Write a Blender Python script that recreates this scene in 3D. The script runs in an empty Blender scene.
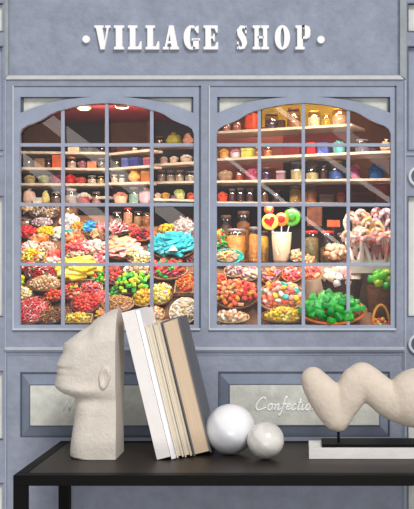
import bpy, bmesh, math, random
from mathutils import Vector, Matrix, Euler
import numpy as np

scn = bpy.context.scene
COL = scn.collection
PI = math.pi
# ------------------------------------------------------------------ frame of reference
F, VX, VY, CZ, DW = 1000.0, 300.0, 268.0, 1.113, 2.14      # focal px, vanishing point, eye height, eye-to-wall
def X(px, y=0.0): return (px - VX) * (DW + y) / F
def Z(py, y=0.0): return CZ - (py - VY) * (DW + y) / F
def S(y=0.0): return (DW + y) / F
TOP = 0.75                                                  # table top height

def lin(c):
    def f(v):
        v /= 255.0
        return v / 12.92 if v <= 0.04045 else ((v + 0.055) / 1.055) ** 2.4
    return tuple(f(v) for v in c)

# ------------------------------------------------------------------ materials
MATS = {}
def mat(name, rgb, rough=0.6, var=0.0, vscale=20.0, bump=0.0, bscale=60.0, metal=0.0, spec=0.4, coat=0.0, rgb2=None, stretch=(1, 1, 1), sss=0.0):
    if name in MATS: return MATS[name]
    m = bpy.data.materials.new(name); m.use_nodes = True
    nt = m.node_tree; b = nt.nodes['Principled BSDF']
    b.inputs['Roughness'].default_value = rough
    b.inputs['Metallic'].default_value = metal
    b.inputs['Specular IOR Level'].default_value = spec
    b.inputs['Coat Weight'].default_value = coat
    if sss:
        b.inputs['Subsurface Weight'].default_value = sss
        b.inputs['Subsurface Radius'].default_value = (0.03, 0.028, 0.025)
        b.inputs['Subsurface Scale'].default_value = 0.4
    c = lin(rgb)
    b.inputs['Base Color'].default_value = (*c, 1)
    if var or bump or rgb2:
        tc = nt.nodes.new('ShaderNodeTexCoord')
        mp = nt.nodes.new('ShaderNodeMapping'); mp.inputs['Scale'].default_value = stretch
        nt.links.new(tc.outputs['Object'], mp.inputs['Vector'])
    if var or rgb2:
        n = nt.nodes.new('ShaderNodeTexNoise'); n.inputs['Scale'].default_value = vscale
        n.inputs['Detail'].default_value = 8; n.inputs['Roughness'].default_value = 0.65
        nt.links.new(mp.outputs['Vector'], n.inputs['Vector'])
        r = nt.nodes.new('ShaderNodeValToRGB')
        r.color_ramp.elements[0].position = 0.33; r.color_ramp.elements[1].position = 0.67
        lo = tuple(v * (1 - var) for v in c); hi = tuple(min(1, v * (1 + var)) for v in c)
        if rgb2: lo, hi = c, lin(rgb2)
        r.color_ramp.elements[0].color = (*lo, 1); r.color_ramp.elements[1].color = (*hi, 1)
        nt.links.new(n.outputs['Fac'], r.inputs['Fac']); nt.links.new(r.outputs['Color'], b.inputs['Base Color'])
    if bump:
        n2 = nt.nodes.new('ShaderNodeTexNoise'); n2.inputs['Scale'].default_value = bscale; n2.inputs['Detail'].default_value = 6
        nt.links.new(mp.outputs['Vector'], n2.inputs['Vector'])
        bp = nt.nodes.new('ShaderNodeBump'); bp.inputs['Strength'].default_value = bump; bp.inputs['Distance'].default_value = 0.004
        nt.links.new(n2.outputs['Fac'], bp.inputs['Height']); nt.links.new(bp.outputs['Normal'], b.inputs['Normal'])
    MATS[name] = m
    return m

BLUE = mat('painted_blue_wall', (142, 149, 166), 0.75, var=0.12, vscale=26, bump=0.4, bscale=90)
BLUEL = mat('painted_blue_light', (148, 157, 176), 0.7, var=0.08, vscale=25, bump=0.2)
BLUED = mat('blue_dark_and_shadow', (84, 92, 108), 0.7, var=0.1, vscale=25)  # dark blue, also carries the painted-in shadow lines of the windows
BLUEM = mat('painted_blue_mid', (122, 132, 150), 0.7, var=0.1, vscale=25)
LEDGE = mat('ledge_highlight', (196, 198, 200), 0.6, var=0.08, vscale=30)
EDGE = mat('highlit_edge', (150, 158, 162), 0.6, var=0.12, vscale=30)  # paler tone paints the highlight on the fascia's side bevels
CREAM = mat('cream_plaster_panel', (206, 207, 199), 0.8, var=0.14, vscale=28, bump=0.4, bscale=70)
LETTER = mat('white_lettering', (246, 246, 246), 0.5)
BLACK = mat('black_powder_metal', (9, 8, 8), 0.55, spec=0.12)
TABLETOP = mat('black_brown_table_top', (40, 32, 28), 0.45, var=0.12, vscale=40, bump=0.05, bscale=200, spec=0.3)
PLASTER = mat('white_plaster', (209, 201, 191), 0.9, var=0.07, vscale=30, bump=0.4, bscale=170, spec=0.15)
CLAY = mat('pale_clay', (208, 195, 180), 0.9, var=0.07, vscale=24, bump=0.4, bscale=120, spec=0.15)
MARBLE = mat('white_marble_plinth', (228, 224, 222), 0.35, rgb2=(243, 241, 239), vscale=14, stretch=(1, 1, 2.5))
FLOORM = mat('grey_floor', (120, 112, 104), 0.6, var=0.1, vscale=6)
BACKM = mat('dark_shop_back', (30, 17, 18), 0.8, var=0.5, vscale=6)
REDM = mat('deep_red_panel', (120, 34, 34), 0.7, var=0.3, vscale=8)
PINKM = mat('dusty_pink_panel', (176, 98, 88), 0.7, var=0.2, vscale=8)
PURPM = mat('dark_purple_panel', (40, 24, 36), 0.7, var=0.3, vscale=8)
YELM = mat('golden_panel', (214, 170, 30), 0.6, var=0.35, vscale=10)
BROWNM = mat('dark_brown_panel', (92, 48, 20), 0.8, var=0.4, vscale=12)
CEILM = mat('dark_red_ceiling', (150, 44, 54), 0.6, var=0.3, vscale=6)
SHELFM = mat('pale_shelf_wood', (226, 206, 184), 0.5, var=0.08, vscale=30)
STANDM = mat('display_cloth', (120, 82, 58), 0.85, var=0.35, vscale=16)
WICKER = mat('brown_wicker', (112, 66, 34), 0.7, var=0.35, vscale=90, bump=0.8, bscale=160)
WICKERD = mat('dark_wicker', (66, 40, 28), 0.7, var=0.3, vscale=90, bump=0.8, bscale=160)
WICKERO = mat('orange_wicker', (196, 108, 50), 0.65, var=0.25, vscale=90, bump=0.6, bscale=160)
WICKERT = mat('tan_wicker', (190, 148, 104), 0.7, var=0.25, vscale=90, bump=0.6, bscale=160)
GLASSC = None

def glass_mat(name, refl, tint=(1, 1, 1)):
    m = bpy.data.materials.new(name); m.use_nodes = True
    nt = m.node_tree; nt.nodes.clear()
    o = nt.nodes.new('ShaderNodeOutputMaterial'); mx = nt.nodes.new('ShaderNodeMixShader')
    t = nt.nodes.new('ShaderNodeBsdfTransparent'); t.inputs['Color'].default_value = (*tint, 1)
    g = nt.nodes.new('ShaderNodeBsdfGlossy'); g.inputs['Roughness'].default_value = 0.0
    lw = nt.nodes.new('ShaderNodeLayerWeight'); lw.inputs['Blend'].default_value = 0.25
    ma = nt.nodes.new('ShaderNodeMath'); ma.operation = 'MULTIPLY_ADD'; ma.inputs[1].default_value = 0.7; ma.inputs[2].default_value = refl
    nt.links.new(lw.outputs['Fresnel'], ma.inputs[0])
    mx.inputs['Fac'].default_value = refl
    nt.links.new(t.outputs[0], mx.inputs[1]); nt.links.new(g.outputs[0], mx.inputs[2]); nt.links.new(mx.outputs[0], o.inputs['Surface'])
    return m
PANE = glass_mat('window_glass', 0.075)
JARGLASS = glass_mat('jar_glass', 0.14, (0.86, 0.83, 0.8))

# candy material: colour comes from a mesh attribute
def candy_mat(name, rough, coat):
    m = bpy.data.materials.new(name); m.use_nodes = True
    nt = m.node_tree; b = nt.nodes['Principled BSDF']
    a = nt.nodes.new('ShaderNodeAttribute'); a.attribute_name = 'tone'
    n = nt.nodes.new('ShaderNodeTexNoise'); n.inputs['Scale'].default_value = 160
    mxn = nt.nodes.new('ShaderNodeMix'); mxn.data_type = 'RGBA'; mxn.blend_type = 'MULTIPLY'; mxn.inputs['Factor'].default_value = 0.25
    nt.links.new(a.outputs['Color'], mxn.inputs[6]); nt.links.new(n.outputs['Color'], mxn.inputs[7])
    nt.links.new(mxn.outputs[2], b.inputs['Base Color'])
    b.inputs['Roughness'].default_value = rough; b.inputs['Coat Weight'].default_value = coat
    return m
CANDY = candy_mat('sweets', 0.4, 0.15)

# ------------------------------------------------------------------ object helpers
def tag(o, label=None, cat=None, group=None, kind=None):
    if label: o['label'] = label
    if cat: o['category'] = cat
    if group: o['group'] = group
    if kind: o['kind'] = kind
    return o
def link(name, me, m=None, parent=None, smooth=None):
    o = bpy.data.objects.new(name, me); COL.objects.link(o)
    if m: me.materials.append(m)
    if parent: o.parent = parent
    if smooth is not None:
        me.polygons.foreach_set('use_smooth', [smooth] * len(me.polygons))
    return o
def empty(name, loc, label=None, cat=None, group=None, rot=(0, 0, 0)):
    o = bpy.data.objects.new(name, None); COL.objects.link(o)
    o.location = loc; o.rotation_euler = rot; o.empty_display_size = 0.02
    return tag(o, label, cat, group)
def bm_obj(name, bm, m=None, parent=None, smooth=False):
    me = bpy.data.meshes.new(name); bm.normal_update(); bm.to_mesh(me); bm.free()
    return link(name, me, m, parent, smooth)
def add_box(bm, x0, x1, y0, y1, z0, z1, M=None, bev=0.0):
    r = bmesh.ops.create_cube(bm, size=1.0)
    vs = r['verts']
    for v in vs:
        v.co = Vector(((x0 + x1) / 2 + v.co.x * (x1 - x0), (y0 + y1) / 2 + v.co.y * (y1 - y0), (z0 + z1) / 2 + v.co.z * (z1 - z0)))
    if bev:
        es = list({e for v in vs for e in v.link_edges})
        r2 = bmesh.ops.bevel(bm, geom=es, offset=bev, segments=2, affect='EDGES', profile=0.7)
        vs = list({v for f in r2['faces'] for v in f.verts} | {v for v in vs if v.is_valid})
    if M is not None:
        for v in vs: v.co = M @ v.co
    return vs
def add_lathe(bm, prof, seg=20, M=None, wob=None, cap=True):
    rings = []
    for r, z in prof:
        ring = []
        for k in range(seg):
            a = 2 * PI * k / seg
            rr = r * (1 + (wob(a, z) if wob else 0))
            co = Vector((rr * math.cos(a), rr * math.sin(a), z))
            ring.append(bm.verts.new(M @ co if M is not None else co))
        rings.append(ring)
    for a, b in zip(rings, rings[1:]):
        for k in range(seg):
            bm.faces.new((a[k], a[(k + 1) % seg], b[(k + 1) % seg], b[k]))
    if cap:
        bm.faces.new(list(reversed(rings[0])))
        bm.faces.new(rings[-1])
def add_tube(bm, pts, rad, seg=8, closed=False):
    pts = [Vector(p) for p in pts]; n = len(pts); rings = []
    rads = rad if isinstance(rad, (list, tuple)) else [rad] * n
    up0 = None
    for i, p in enumerate(pts):
        t = (pts[(i + 1) % n] - pts[i - 1]) if closed else (pts[min(i + 1, n - 1)] - pts[max(i - 1, 0)])
        t.normalize()
        if up0 is None:
            up0 = Vector((0, 0, 1)) if abs(t.z) < 0.9 else Vector((0, 1, 0))
        s = t.cross(up0)
        if s.length < 1e-5: s = t.orthogonal()
        s.normalize(); u = s.cross(t).normalized(); up0 = u
        rings.append([bm.verts.new(p + (s * math.cos(2 * PI * k / seg) + u * math.sin(2 * PI * k / seg)) * rads[i]) for k in range(seg)])
    for i in range(n if closed else n - 1):
        a, b = rings[i], rings[(i + 1) % n]
        for k in range(seg):
            bm.faces.new((a[k], a[(k + 1) % seg], b[(k + 1) % seg], b[k]))
    if not closed:
        bm.faces.new(list(reversed(rings[0]))); bm.faces.new(rings[-1])
def plate_bm(bm, polys, y0, thick, bevel=0.0):
    """filled 2D outlines [(outer, [holes])] in wall pixels -> solid plates whose front is at y0."""
    for outer, holes in polys:
        cu = bpy.data.curves.new('tmp', 'CURVE'); cu.dimensions = '2D'; cu.fill_mode = 'BOTH'
        cu.extrude = max(thick / 2 - bevel, 1e-5); cu.bevel_depth = bevel; cu.bevel_resolution = 1
        cu.offset = -bevel
        for pts in [outer] + list(holes):
            sp = cu.splines.new('POLY'); sp.points.add(len(pts) - 1); sp.use_cyclic_u = True
            for q, p in zip(sp.points, pts): q.co = (X(p[0]), Z(p[1]), 0, 1)
        ob = bpy.data.objects.new('tmp', cu); COL.objects.link(ob)
        bpy.context.view_layer.update()
        me = bpy.data.meshes.new_from_object(ob.evaluated_get(bpy.context.evaluated_depsgraph_get()))
        for v in me.vertices:
            a, b, c = v.co
            v.co = (a, y0 + thick / 2 - c, b)
        me.flip_normals() if False else None
        bm.from_mesh(me)
        bpy.data.objects.remove(ob); bpy.data.curves.remove(cu); bpy.data.meshes.remove(me)
    bmesh.ops.recalc_face_normals(bm, faces=bm.faces)
def plate(name, polys, y0, thick, m, parent=None, bevel=0.0):
    bm = bmesh.new(); plate_bm(bm, polys, y0, thick, bevel)
    return bm_obj(name, bm, m, parent)
def R_(x0, y0, x1, y1): return [(x0, y0), (x1, y0), (x1, y1), (x0, y1)]
def pxbox(bm, x0, y0, x1, y1, yf, yb, bev=0.0):
    add_box(bm, X(x0), X(x1), yf, yb, Z(y1), Z(y0), bev=bev)
def struct(o): o['kind'] = 'structure'; return o

# ================================================================== SHOP FRONT (setting)
LW, RW = 0.0, 196.7
def arch():
    h = [(20, 140), (20, 134), (22, 129), (27, 125.6), (34, 123.2), (42, 119.6), (50, 114.4), (57, 111.4), (66, 109), (78, 106.2), (92, 104), (107, 103)]
    return h + [(214 - x, y) for x, y in reversed(h[:-1])]
ARCH = arch()
def opening(dx): return [(x + dx, y) for x, y in [(20, 325)] + ARCH + [(194, 325)]]
SPL = [(20.5, 97), (92, 97), (80, 98), (66, 99.6), (52, 102), (36, 107), (20.5, 113)]
SPX = [(19.3, 96), (98, 96), (80, 98.9), (66, 100.6), (52, 103), (36, 108), (19.3, 114.4)]
def spand(dx): return [[(x + dx, y) for x, y in SPL], [(214 - x + dx, y) for x, y in SPL]]
def ellp(cx, cy, r, n=28): return [(cx + r * math.cos(2 * PI * k / n), cy + r * math.sin(2 * PI * k / n)) for k in range(n)]

FL = Z(0)  # helper
PYF = VY + CZ / S()                # pixel row of the floor at the wall
casing = [R_(13, 86, 201, 330), R_(209, 86, 396.5, 330)]
dado = [R_(20, 372, 192, 437.5), R_(218, 371.5, 390, 437)]
pil_panels = [R_(408.5, 4, 459, 31), R_(408.5, 197, 459, 316), R_(408.5, 372, 459, 439), R_(408.5, 484, 459, 590),
              R_(-48, 4, 2.4, 31), R_(-48, 197, 2.4, 316), R_(-48, 372, 2.4, 439), R_(-48, 484, 2.4, 590)]
pil_blue = [R_(408.5, 47, 459, 150), R_(-48, 47, 2.4, 150)]
fascia = R_(8, -70, 400.5, 74.5)
struct(plate('wall_front', [(R_(-400, -230, 1000, PYF), [fascia] + casing + dado + pil_panels + pil_blue)], 0.0, 0.014, BLUE))
struct(plate('trim_1', [(R_(4, -75, 405, 79), [])], 0.006, 0.008, mat('fascia_blue', (142, 150, 167), 0.75, var=0.14, vscale=24, bump=0.45, bscale=80)))
# fascia mouldings: side strips and lower ledge, highlights put in as lighter colour
bm = bmesh.new()
for pts in ([(5, -70), (8.5, -70), (8.5, 75), (5, 79)], [(400, -70), (406, -70), (406, 79.5), (400, 75)]):
    plate_bm(bm, [(pts, [])], -0.003, 0.012)
struct(bm_obj('trim_2', bm, EDGE))
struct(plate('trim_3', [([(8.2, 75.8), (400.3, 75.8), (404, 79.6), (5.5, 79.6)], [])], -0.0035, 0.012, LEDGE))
# ledge above the lower panels, its highlight put in as lighter blue
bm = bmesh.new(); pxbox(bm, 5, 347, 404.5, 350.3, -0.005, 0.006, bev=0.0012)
struct(bm_obj('trim_4', bm, mat('ledge_blue_highlight', (176, 183, 196), 0.6, var=0.08, vscale=30)))
bm = bmesh.new(); pxbox(bm, 5, 350.3, 404.5, 352.2, -0.003, 0.006); pxbox(bm, 7, 354.6, 403, 355.5, -0.0006, 0.006); pxbox(bm, 402, 355, 403, 600, -0.0006, 0.006); pxbox(bm, 6.4, 355, 7.2, 600, -0.0006, 0.006)
struct(bm_obj('trim_5', bm, BLUEM))
# pilaster edge beads and shelves under the blue panels
bm = bmesh.new()
pxbox(bm, 404.4, 80, 406, 760, -0.0025, 0.005); pxbox(bm, 5, 80, 6.4, 760, -0.0025, 0.005)
pxbox(bm, 406, 153.6, 460, 155.6, -0.003, 0.005); pxbox(bm, -50, 153.6, 3, 155.6, -0.003, 0.005)
struct(bm_obj('trim_6', bm, mat('bead_blue', (158, 167, 186), 0.7, var=0.08)))
struct(plate('trim_7', [(p, []) for p in pil_panels], 0.009, 0.004, mat('pilaster_cream', (214, 216, 212), 0.8, var=0.08, vscale=25)))
struct(plate('trim_8', [(p, []) for p in pil_blue], 0.008, 0.004, BLUEL))
bm = bmesh.new()
for p in pil_panels + pil_blue:
    (x0, y0), _, (x1, y1), _ = p
    pxbox(bm, x0 - 1, y0 - 1.2, x1 + 1, y0, -0.001, 0.006); pxbox(bm, x0 - 1, y0, x0, y1, -0.001, 0.006); pxbox(bm, x0 - 1, y1, x1 + 1, y1 + 1, -0.001, 0.006)
struct(bm_obj('trim_9', bm, BLUED))
bm = bmesh.new(); bmr = bmesh.new()
for cx in (418.5, -12.5):
    for cy in (176.5, 344):
        plate_bm(bm, [(ellp(cx, cy, 10.4), [ellp(cx, cy, 7.6)])], -0.006, 0.008, 0.001)
        plate_bm(bmr, [(ellp(cx, cy, 7.6), [])], -0.001, 0.004)
struct(bm_obj('trim_10', bm, mat('roundel_white', (200, 206, 210), 0.6))); struct(bm_obj('trim_11', bmr, BLUED))
# lower panels: sloping frame, dark outline and cream field
for i, (d, inner) in enumerate(zip(dado, (R_(31, 385, 181, 425), R_(230, 384.5, 379, 424.5)))):
    root = empty('trim_%d' % (20 + i), (0, 0, 0)); root['kind'] = 'structure'
    bm = bmesh.new()
    yo, yi = 0.004, -0.006
    d2 = [(d[0][0] + 1.2, d[0][1] + 1.2), (d[1][0] - 1.2, d[1][1] + 1.2), (d[2][0] - 1.2, d[2][1] - 1.2), (d[3][0] + 1.2, d[3][1] - 1.2)]
    o = [bm.verts.new((X(p[0]), yo, Z(p[1]))) for p in d2]; n = [bm.verts.new((X(p[0]), yi, Z(p[1]))) for p in inner]
    for k in range(4): bm.faces.new((o[k], o[(k + 1) % 4], n[(k + 1) % 4], n[k]))
    bm_obj('panel_frame', bm, BLUEM, root)
    plate('panel_outline', [(d, [d2])], 0.0005, 0.004, BLUED, root)
    plate('panel_field', [(inner, [])], -0.0062, 0.012, CREAM, root)
    plate('panel_bead', [(R_(inner[0][0] - .8, inner[0][1] - .8, inner[2][0] + .8, inner[2][1] + .8), [inner])], -0.0066, 0.012, BLUED, root)

# ---- the two arched windows
for i, dx in enumerate((LW, RW)):
    w = empty('window_%d' % (i + 1), (X(107 + dx), 0.0, Z(325))); w['kind'] = 'structure'
    def wobj(o):
        o.location = -w.location; return o
    x0, y0, x1, y1 = 13.0 + dx, 86.0, 201.0 + dx, 330.0
    if i: x0, x1 = 209.0, 396.5
    wobj(plate('window_casing', [(R_(x0 + 1, y0 + 1.4, x1 - 2, y1 - 1.5), [opening(dx)] + spand(dx))], -0.002, 0.012, BLUEL, w))
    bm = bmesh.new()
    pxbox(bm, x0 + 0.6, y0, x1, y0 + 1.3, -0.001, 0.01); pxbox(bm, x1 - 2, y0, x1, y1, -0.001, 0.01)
    wobj(bm_obj('shadow_bead', bm, BLUED, w))  # dark strips paint in shadow lines at the casing's top and right
    bm = bmesh.new(); pxbox(bm, x0 - 0.2, y0, x0 + 1, y1, -0.003, 0.01); pxbox(bm, x0, 328.2, x1 - 0.5, 330, -0.005, 0.01)  # lighter strips, the sill's highlight is put into their colour
    wobj(bm_obj('window_sill', bm, mat('sill_highlight', (190, 197, 208), 0.6, var=0.06), w))
    wobj(plate('spandrel_panel', [([(a + dx, b) for a, b in q], []) for q in (SPX, [(214 - a, b) for a, b in SPX])], 0.0095, 0.003, CREAM, w))
    bm = bmesh.new()
    for s in spand(dx):
        xs = [p[0] for p in s]; e = min(xs) if s[0][0] == min(xs) else max(xs)
        sgn = 1 if e == min(xs) else -1
        pxbox(bm, min(e, e + 2 * sgn), 97, max(e, e + 2 * sgn), 113 - 0.5, 0.004, 0.0098)
        pxbox(bm, min(xs), 96.6, max(xs) , 97.6, 0.004, 0.0098)
    wobj(bm_obj('spandrel_shadow_bead', bm, BLUED, w))  # dark strips paint in the recess shadow on spandrel top and outer side
    bm = bmesh.new()
    for vx in (62.6, 106.6, 151.6):
        pxbox(bm, vx - 1.75 + dx, 101, vx + 1.75 + dx, 327, 0.001, 0.008, bev=0.0008)
    for hy in (144.8, 204.6, 264.4):
        pxbox(bm, 19 + dx, hy - 1.7, 195 + dx, hy + 1.7, 0.0015, 0.0085, bev=0.0008)
    wobj(bm_obj('muntins', bm, mat('muntin_blue', (156, 164, 184), 0.65, var=0.06, vscale=30), w))
    bm = bmesh.new(); pxbox(bm, 17 + dx, 99, 197 + dx, 328, 0.0105, 0.0115)
    vs = bm.verts[:]
    bm.free(); bm = bmesh.new()
    q = [bm.verts.new((X(a), 0.0112, Z(b))) for a, b in ((17 + dx, 328), (197 + dx, 328), (197 + dx, 99), (17 + dx, 99))]
    bm.faces.new(q)
    wobj(bm_obj('pane', bm, PANE, w))

# ---- shop interior shell
XL, XR, YB = -0.80, 0.34, 0.56
ZF, ZC = 0.93, 1.60
def slab(name, x0, x1, y0, y1, z0, z1, m):
    bm = bmesh.new(); add_box(bm, x0, x1, y0, y1, z0, z1); return struct(bm_obj(name, bm, m))
slab('floor', -3.0, 3.0, -3.4, 0.0, -0.05, 0.0, FLOORM)
slab('floor_shop', XL, XR, 0.016, YB, ZF - 0.02, ZF, STANDM)
slab('ceiling', XL, XR, 0.016, YB, ZC, ZC + 0.02, CEILM)
slab('wall_back', XL, XR, YB, YB + 0.02, ZF - 0.02, ZC + 0.02, BACKM)
slab('wall_left', XL - 0.02, XL, 0.016, YB + 0.02, ZF - 0.02, ZC + 0.02, BROWNM)
slab('wall_right', XR, XR + 0.02, 0.016, YB + 0.02, ZF - 0.02, ZC + 0.02, REDM)
slab('ceiling_soffit', XL, X(206, 0.3), 0.02, YB - 0.001, 1.505, 1.54, CEILM)
for i, (a, b, c, d, m) in enumerate(((18, 100, 64, 148, BROWNM), (104, 100, 152, 150, BROWNM), (150, 100, 200, 206, PURPM), (104, 150, 151, 206, PURPM),
        (212, 133, 262, 182, PINKM), (262, 98, 346, 127, YELM), (258, 128, 283, 182, PINKM), (283, 128, 348, 154, REDM), (346, 178, 396, 206, REDM), (212, 98, 258, 132, BROWNM), (300, 180, 346, 206, REDM), (346, 98, 396, 178, BROWNM))):
    y = YB - 0.004 - 0.0002 * i
    slab('wall_panel_%d' % (i + 1), X(a, y), X(b if False else c, y), y, YB - 0.0005, Z(d, y), min(Z(b, y), ZC - 0.001), m)
for px, py, lab in ((122, 106, 'small oval ceiling light above second pane from the centre, left window'), (84, 107.5, 'small oval ceiling light above second pane from left, left window')):
    D = (1.505 - CZ) * F / (VY - py); y = D - DW
    t = empty('ceiling_light', (X(px, y), y, 1.505), lab, 'light', 'oval ceiling lights in left window')
    bm = bmesh.new(); add_lathe(bm, [(0.014, -0.005), (0.0165, -0.003), (0.0165, 0.0)], 20); o = bm_obj('light_rim', bm, SHELFM, t)
    em = bpy.data.materials.new('lamp_glow'); em.use_nodes = True
    em.node_tree.nodes['Principled BSDF'].inputs['Emission Color'].default_value = (1, .8, .55, 1); em.node_tree.nodes['Principled BSDF'].inputs['Emission Strength'].default_value = 5
    bm = bmesh.new(); add_lathe(bm, [(0.006, -0.0066), (0.0125, -0.0052)], 16); bm_obj('bulb', bm, em, t)

# ================================================================== SIGN LETTERING
H = 24.0
def ipoly(w, a=0.0): return [(a, 0), (a + w, 0), (a + w, 2.2), (a + w - 1.8, 3), (a + w - 1.8, 21), (a + w, 21.8), (a + w, 24), (a, 24), (a, 21.8), (a + 1.8, 21), (a + 1.8, 3), (a, 2.2)]
def ell(cx, cy, rx, ry, n=26, a0=0, a1=360): return [(cx + rx * math.cos(math.radians(a0 + (a1 - a0) * k / (n if a1 - a0 == 360 else n - 1))), cy + ry * math.sin(math.radians(a0 + (a1 - a0) * k / (n if a1 - a0 == 360 else n - 1)))) for k in range(n)]
def ribbon(c, w):
    L, Rr = [], []
    for i, p in enumerate(c):
        a = Vector(c[max(i - 1, 0)]); b = Vector(c[min(i + 1, len(c) - 1)]); t = (b - a).normalized(); nrm = Vector((-t.y, t.x))
        L.append(tuple(Vector(p) + nrm * w[i])); Rr.append(tuple(Vector(p) - nrm * w[i]))
    return L + Rr[::-1]
GL = {
 'V': [([(0, 24), (9, 24), (9, 21.8), (7.8, 21.3), (10.3, 8), (12.2, 21.3), (10.6, 21.8), (10.6, 24), (16, 24), (16, 21.8), (14.2, 21.3), (10, 0), (6, 0), (1.6, 21.3), (0, 21.8)], [])],
 'I': [(ipoly(10), [])],
 'L': [([(0, 0), (13.6, 0), (13.6, 8), (12.2, 8), (10.4, 3.2), (7.4, 2.8), (7.4, 21), (9.3, 21.8), (9.3, 24), (0, 24), (0, 21.8), (1.8, 21), (1.8, 3), (0, 2.2)], [])],
 'A': [([(0, 0), (5.6, 0), (5.6, 2.2), (4, 2.7), (4.7, 6), (8, 6), (8.5, 2.7), (7, 2.2), (7, 0), (16, 0), (16, 2.2), (14.6, 2.7), (10.6, 24), (6.2, 24), (1.8, 2.7), (0, 2.2)], [[(5.2, 8.3), (7.6, 8.3), (6.6, 15.5)]])],
 'G': [(ell(8, 12, 8, 12.2, 24, 62, 300) + ell(8.2, 12, 1.9, 9.8, 16, 300, 62), []), (R_(9.6, 0.4, 15.2, 9.6), []), (R_(8.2, 8.8, 16.4, 11), []), ([(10.5, 21), (13.6, 16.5), (15, 16.5), (15, 23.6), (13.6, 23.6), (12.6, 22.6)], [])],
 'E': [([(0, 0), (14.5, 0), (14.5, 7.5), (13.2, 7.5), (11.2, 3), (7.4, 2.8), (7.4, 11), (9.2, 11), (10, 8.3), (11.2, 8.3), (11.2, 15.7), (10, 15.7), (9.2, 13), (7.4, 13), (7.4, 21.2), (10.9, 21), (12.7, 16.8), (14, 16.8), (14, 24), (0, 24), (0, 21.8), (1.8, 21), (1.8, 3), (0, 2.2)], [])],
 'S': [(ribbon([(10, 19.5), (8.2, 22.4), (5, 22.6), (3, 19.3), (4, 15.4), (7, 10.6), (8.2, 6), (6.8, 2), (3.6, 1.2), (1, 4.6)], [0.8, 1.2, 1.7, 2.5, 3.1, 3.1, 2.6, 1.8, 1.3, 0.8]), []), ([(8.6, 16.2), (10.2, 16.2), (10.2, 23.6), (8.9, 23.6)], []), ([(0.6, 0.4), (2, 0.4), (2.3, 7.8), (0.6, 7.8)], [])],
 'H': [(ipoly(7.8), []), (ipoly(7.8, 8.5), []), (R_(5, 11, 11, 13.2), [])],
 'O': [(ell(7.7, 12, 7.7, 12.3), [ell(7.7, 12, 1.9, 9.8)])],
 'P': [(ipoly(9.3), []), ([(6.5, 24), (11, 24), (14, 22.6), (15, 19.5), (15, 15), (14, 11.9), (11, 10.6), (6.5, 10.6)], [[(7.3, 12.8), (8.6, 12.8), (9.4, 14), (9.4, 20.6), (8.6, 21.8), (7.3, 21.8)]])],
}
sign = empty('shop_sign', (X(204), 0.0, Z(49.4)), 'raised white serif letters reading VILLAGE SHOP on the blue fascia', 'sign')
def flush(o): o.location = -sign.location; return o
for ch, ox in zip('VILLAGESHOP', (94.5, 114, 128, 145.6, 163, 183.6, 203.6, 236.4, 252.7, 274.7, 295.4)):
    polys = [([(ox + x, 49.4 - y) for x, y in o], [[(ox + x, 49.4 - y) for x, y in h] for h in hs]) for o, hs in GL[ch]]
    flush(plate('letter', polys, -0.001, 0.007, LETTER, sign))
for cx, cy in ((86.2, 39.2), (321, 39.6)):
    flush(plate('dot', [(ellp(cx, cy, 3.7, 20), [])], -0.001, 0.007, LETTER, sign))

SC = {
 'C': ([[(9, 11), (7.5, 13), (5, 12.5), (1.5, 8), (0.5, 3.5), (2.5, 0.5), (6, 0.8), (10.5, 3)]], 12),
 'o': ([[(4.5, 6.5), (2, 6), (0.5, 3), (1.8, 0.3), (4, 1), (5, 4), (4.3, 6.3), (7, 5.6)]], 6.8),
 'n': ([[(0, 5), (1.2, 6.5), (0.6, 0)], [(0.8, 3.5), (3.5, 6.5), (4.5, 5.5), (4, 1), (5, 0.3), (7, 2)]], 7.4),
 'f': ([[(4.5, 12.5), (3.8, 14), (2.6, 12.5), (1.2, 2), (0.2, -4), (-1, -5.2), (-1, -3)], [(-.5, 6), (5, 6.6)]], 5.2),
 'e': ([[(0.5, 3), (3.2, 4.5), (3, 6.5), (1.5, 6), (0.3, 3), (1.5, 0.4), (4.8, 2)]], 5.2),
 'c': ([[(4, 5.5), (2.8, 6.5), (0.8, 4), (0.8, 1), (2.2, 0.2), (5, 2)]], 5.4),
 't': ([[(2.6, 12), (1.2, 2), (2, 0.2), (4.2, 1.6)], [(0, 7.8), (4.6, 8.4)]], 4.8),
 'i': ([[(0.8, 6.2), (0.3, 1.2), (1.2, .2), (3.4, 1.8)], [(1.2, 9), (1.5, 9.6)]], 3.8),
 'r': ([[(0, 5), (1, 6.5), (0.6, 0)], [(0.8, 4), (2.4, 6.4), (4, 6)]], 5),
 'y': ([[(0.5, 6.5), (0.6, 2.5), (2.4, 1.2), (4.4, 6)], [(4.6, 6.5), (3, -2), (1, -5), (-1, -4)]], 6),
 'N': ([[(0, 0), (1.8, 11)], [(1.8, 11), (5.6, 0.5)], [(5.6, .5), (7.6, 12)]], 9.5),
 'w': ([[(0, 6), (0.6, 0.6), (2.8, 1.4), (3.4, 6)], [(3.4, 3), (4, .4), (6, 2), (6.8, 6.3)]], 8),
 's': ([[(0, 0.5), (3, 6.6), (3.4, 4.5), (3.6, 1.2), (1.6, 0)]], 5.2),
 'a': ([[(4.5, 6), (2, 6), (0.5, 3), (1.6, 0.3), (4, 2.5), (4.6, 6.2), (4.5, .6), (6.2, 1.2)]], 6.5),
 'g': ([[(4.5, 6), (2, 6), (0.5, 3), (1.8, 0.6), (4, 2.5), (4.8, 6.2), (3.8, -3), (2, -5), (.2, -3.5)]], 6.2),
}
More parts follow.
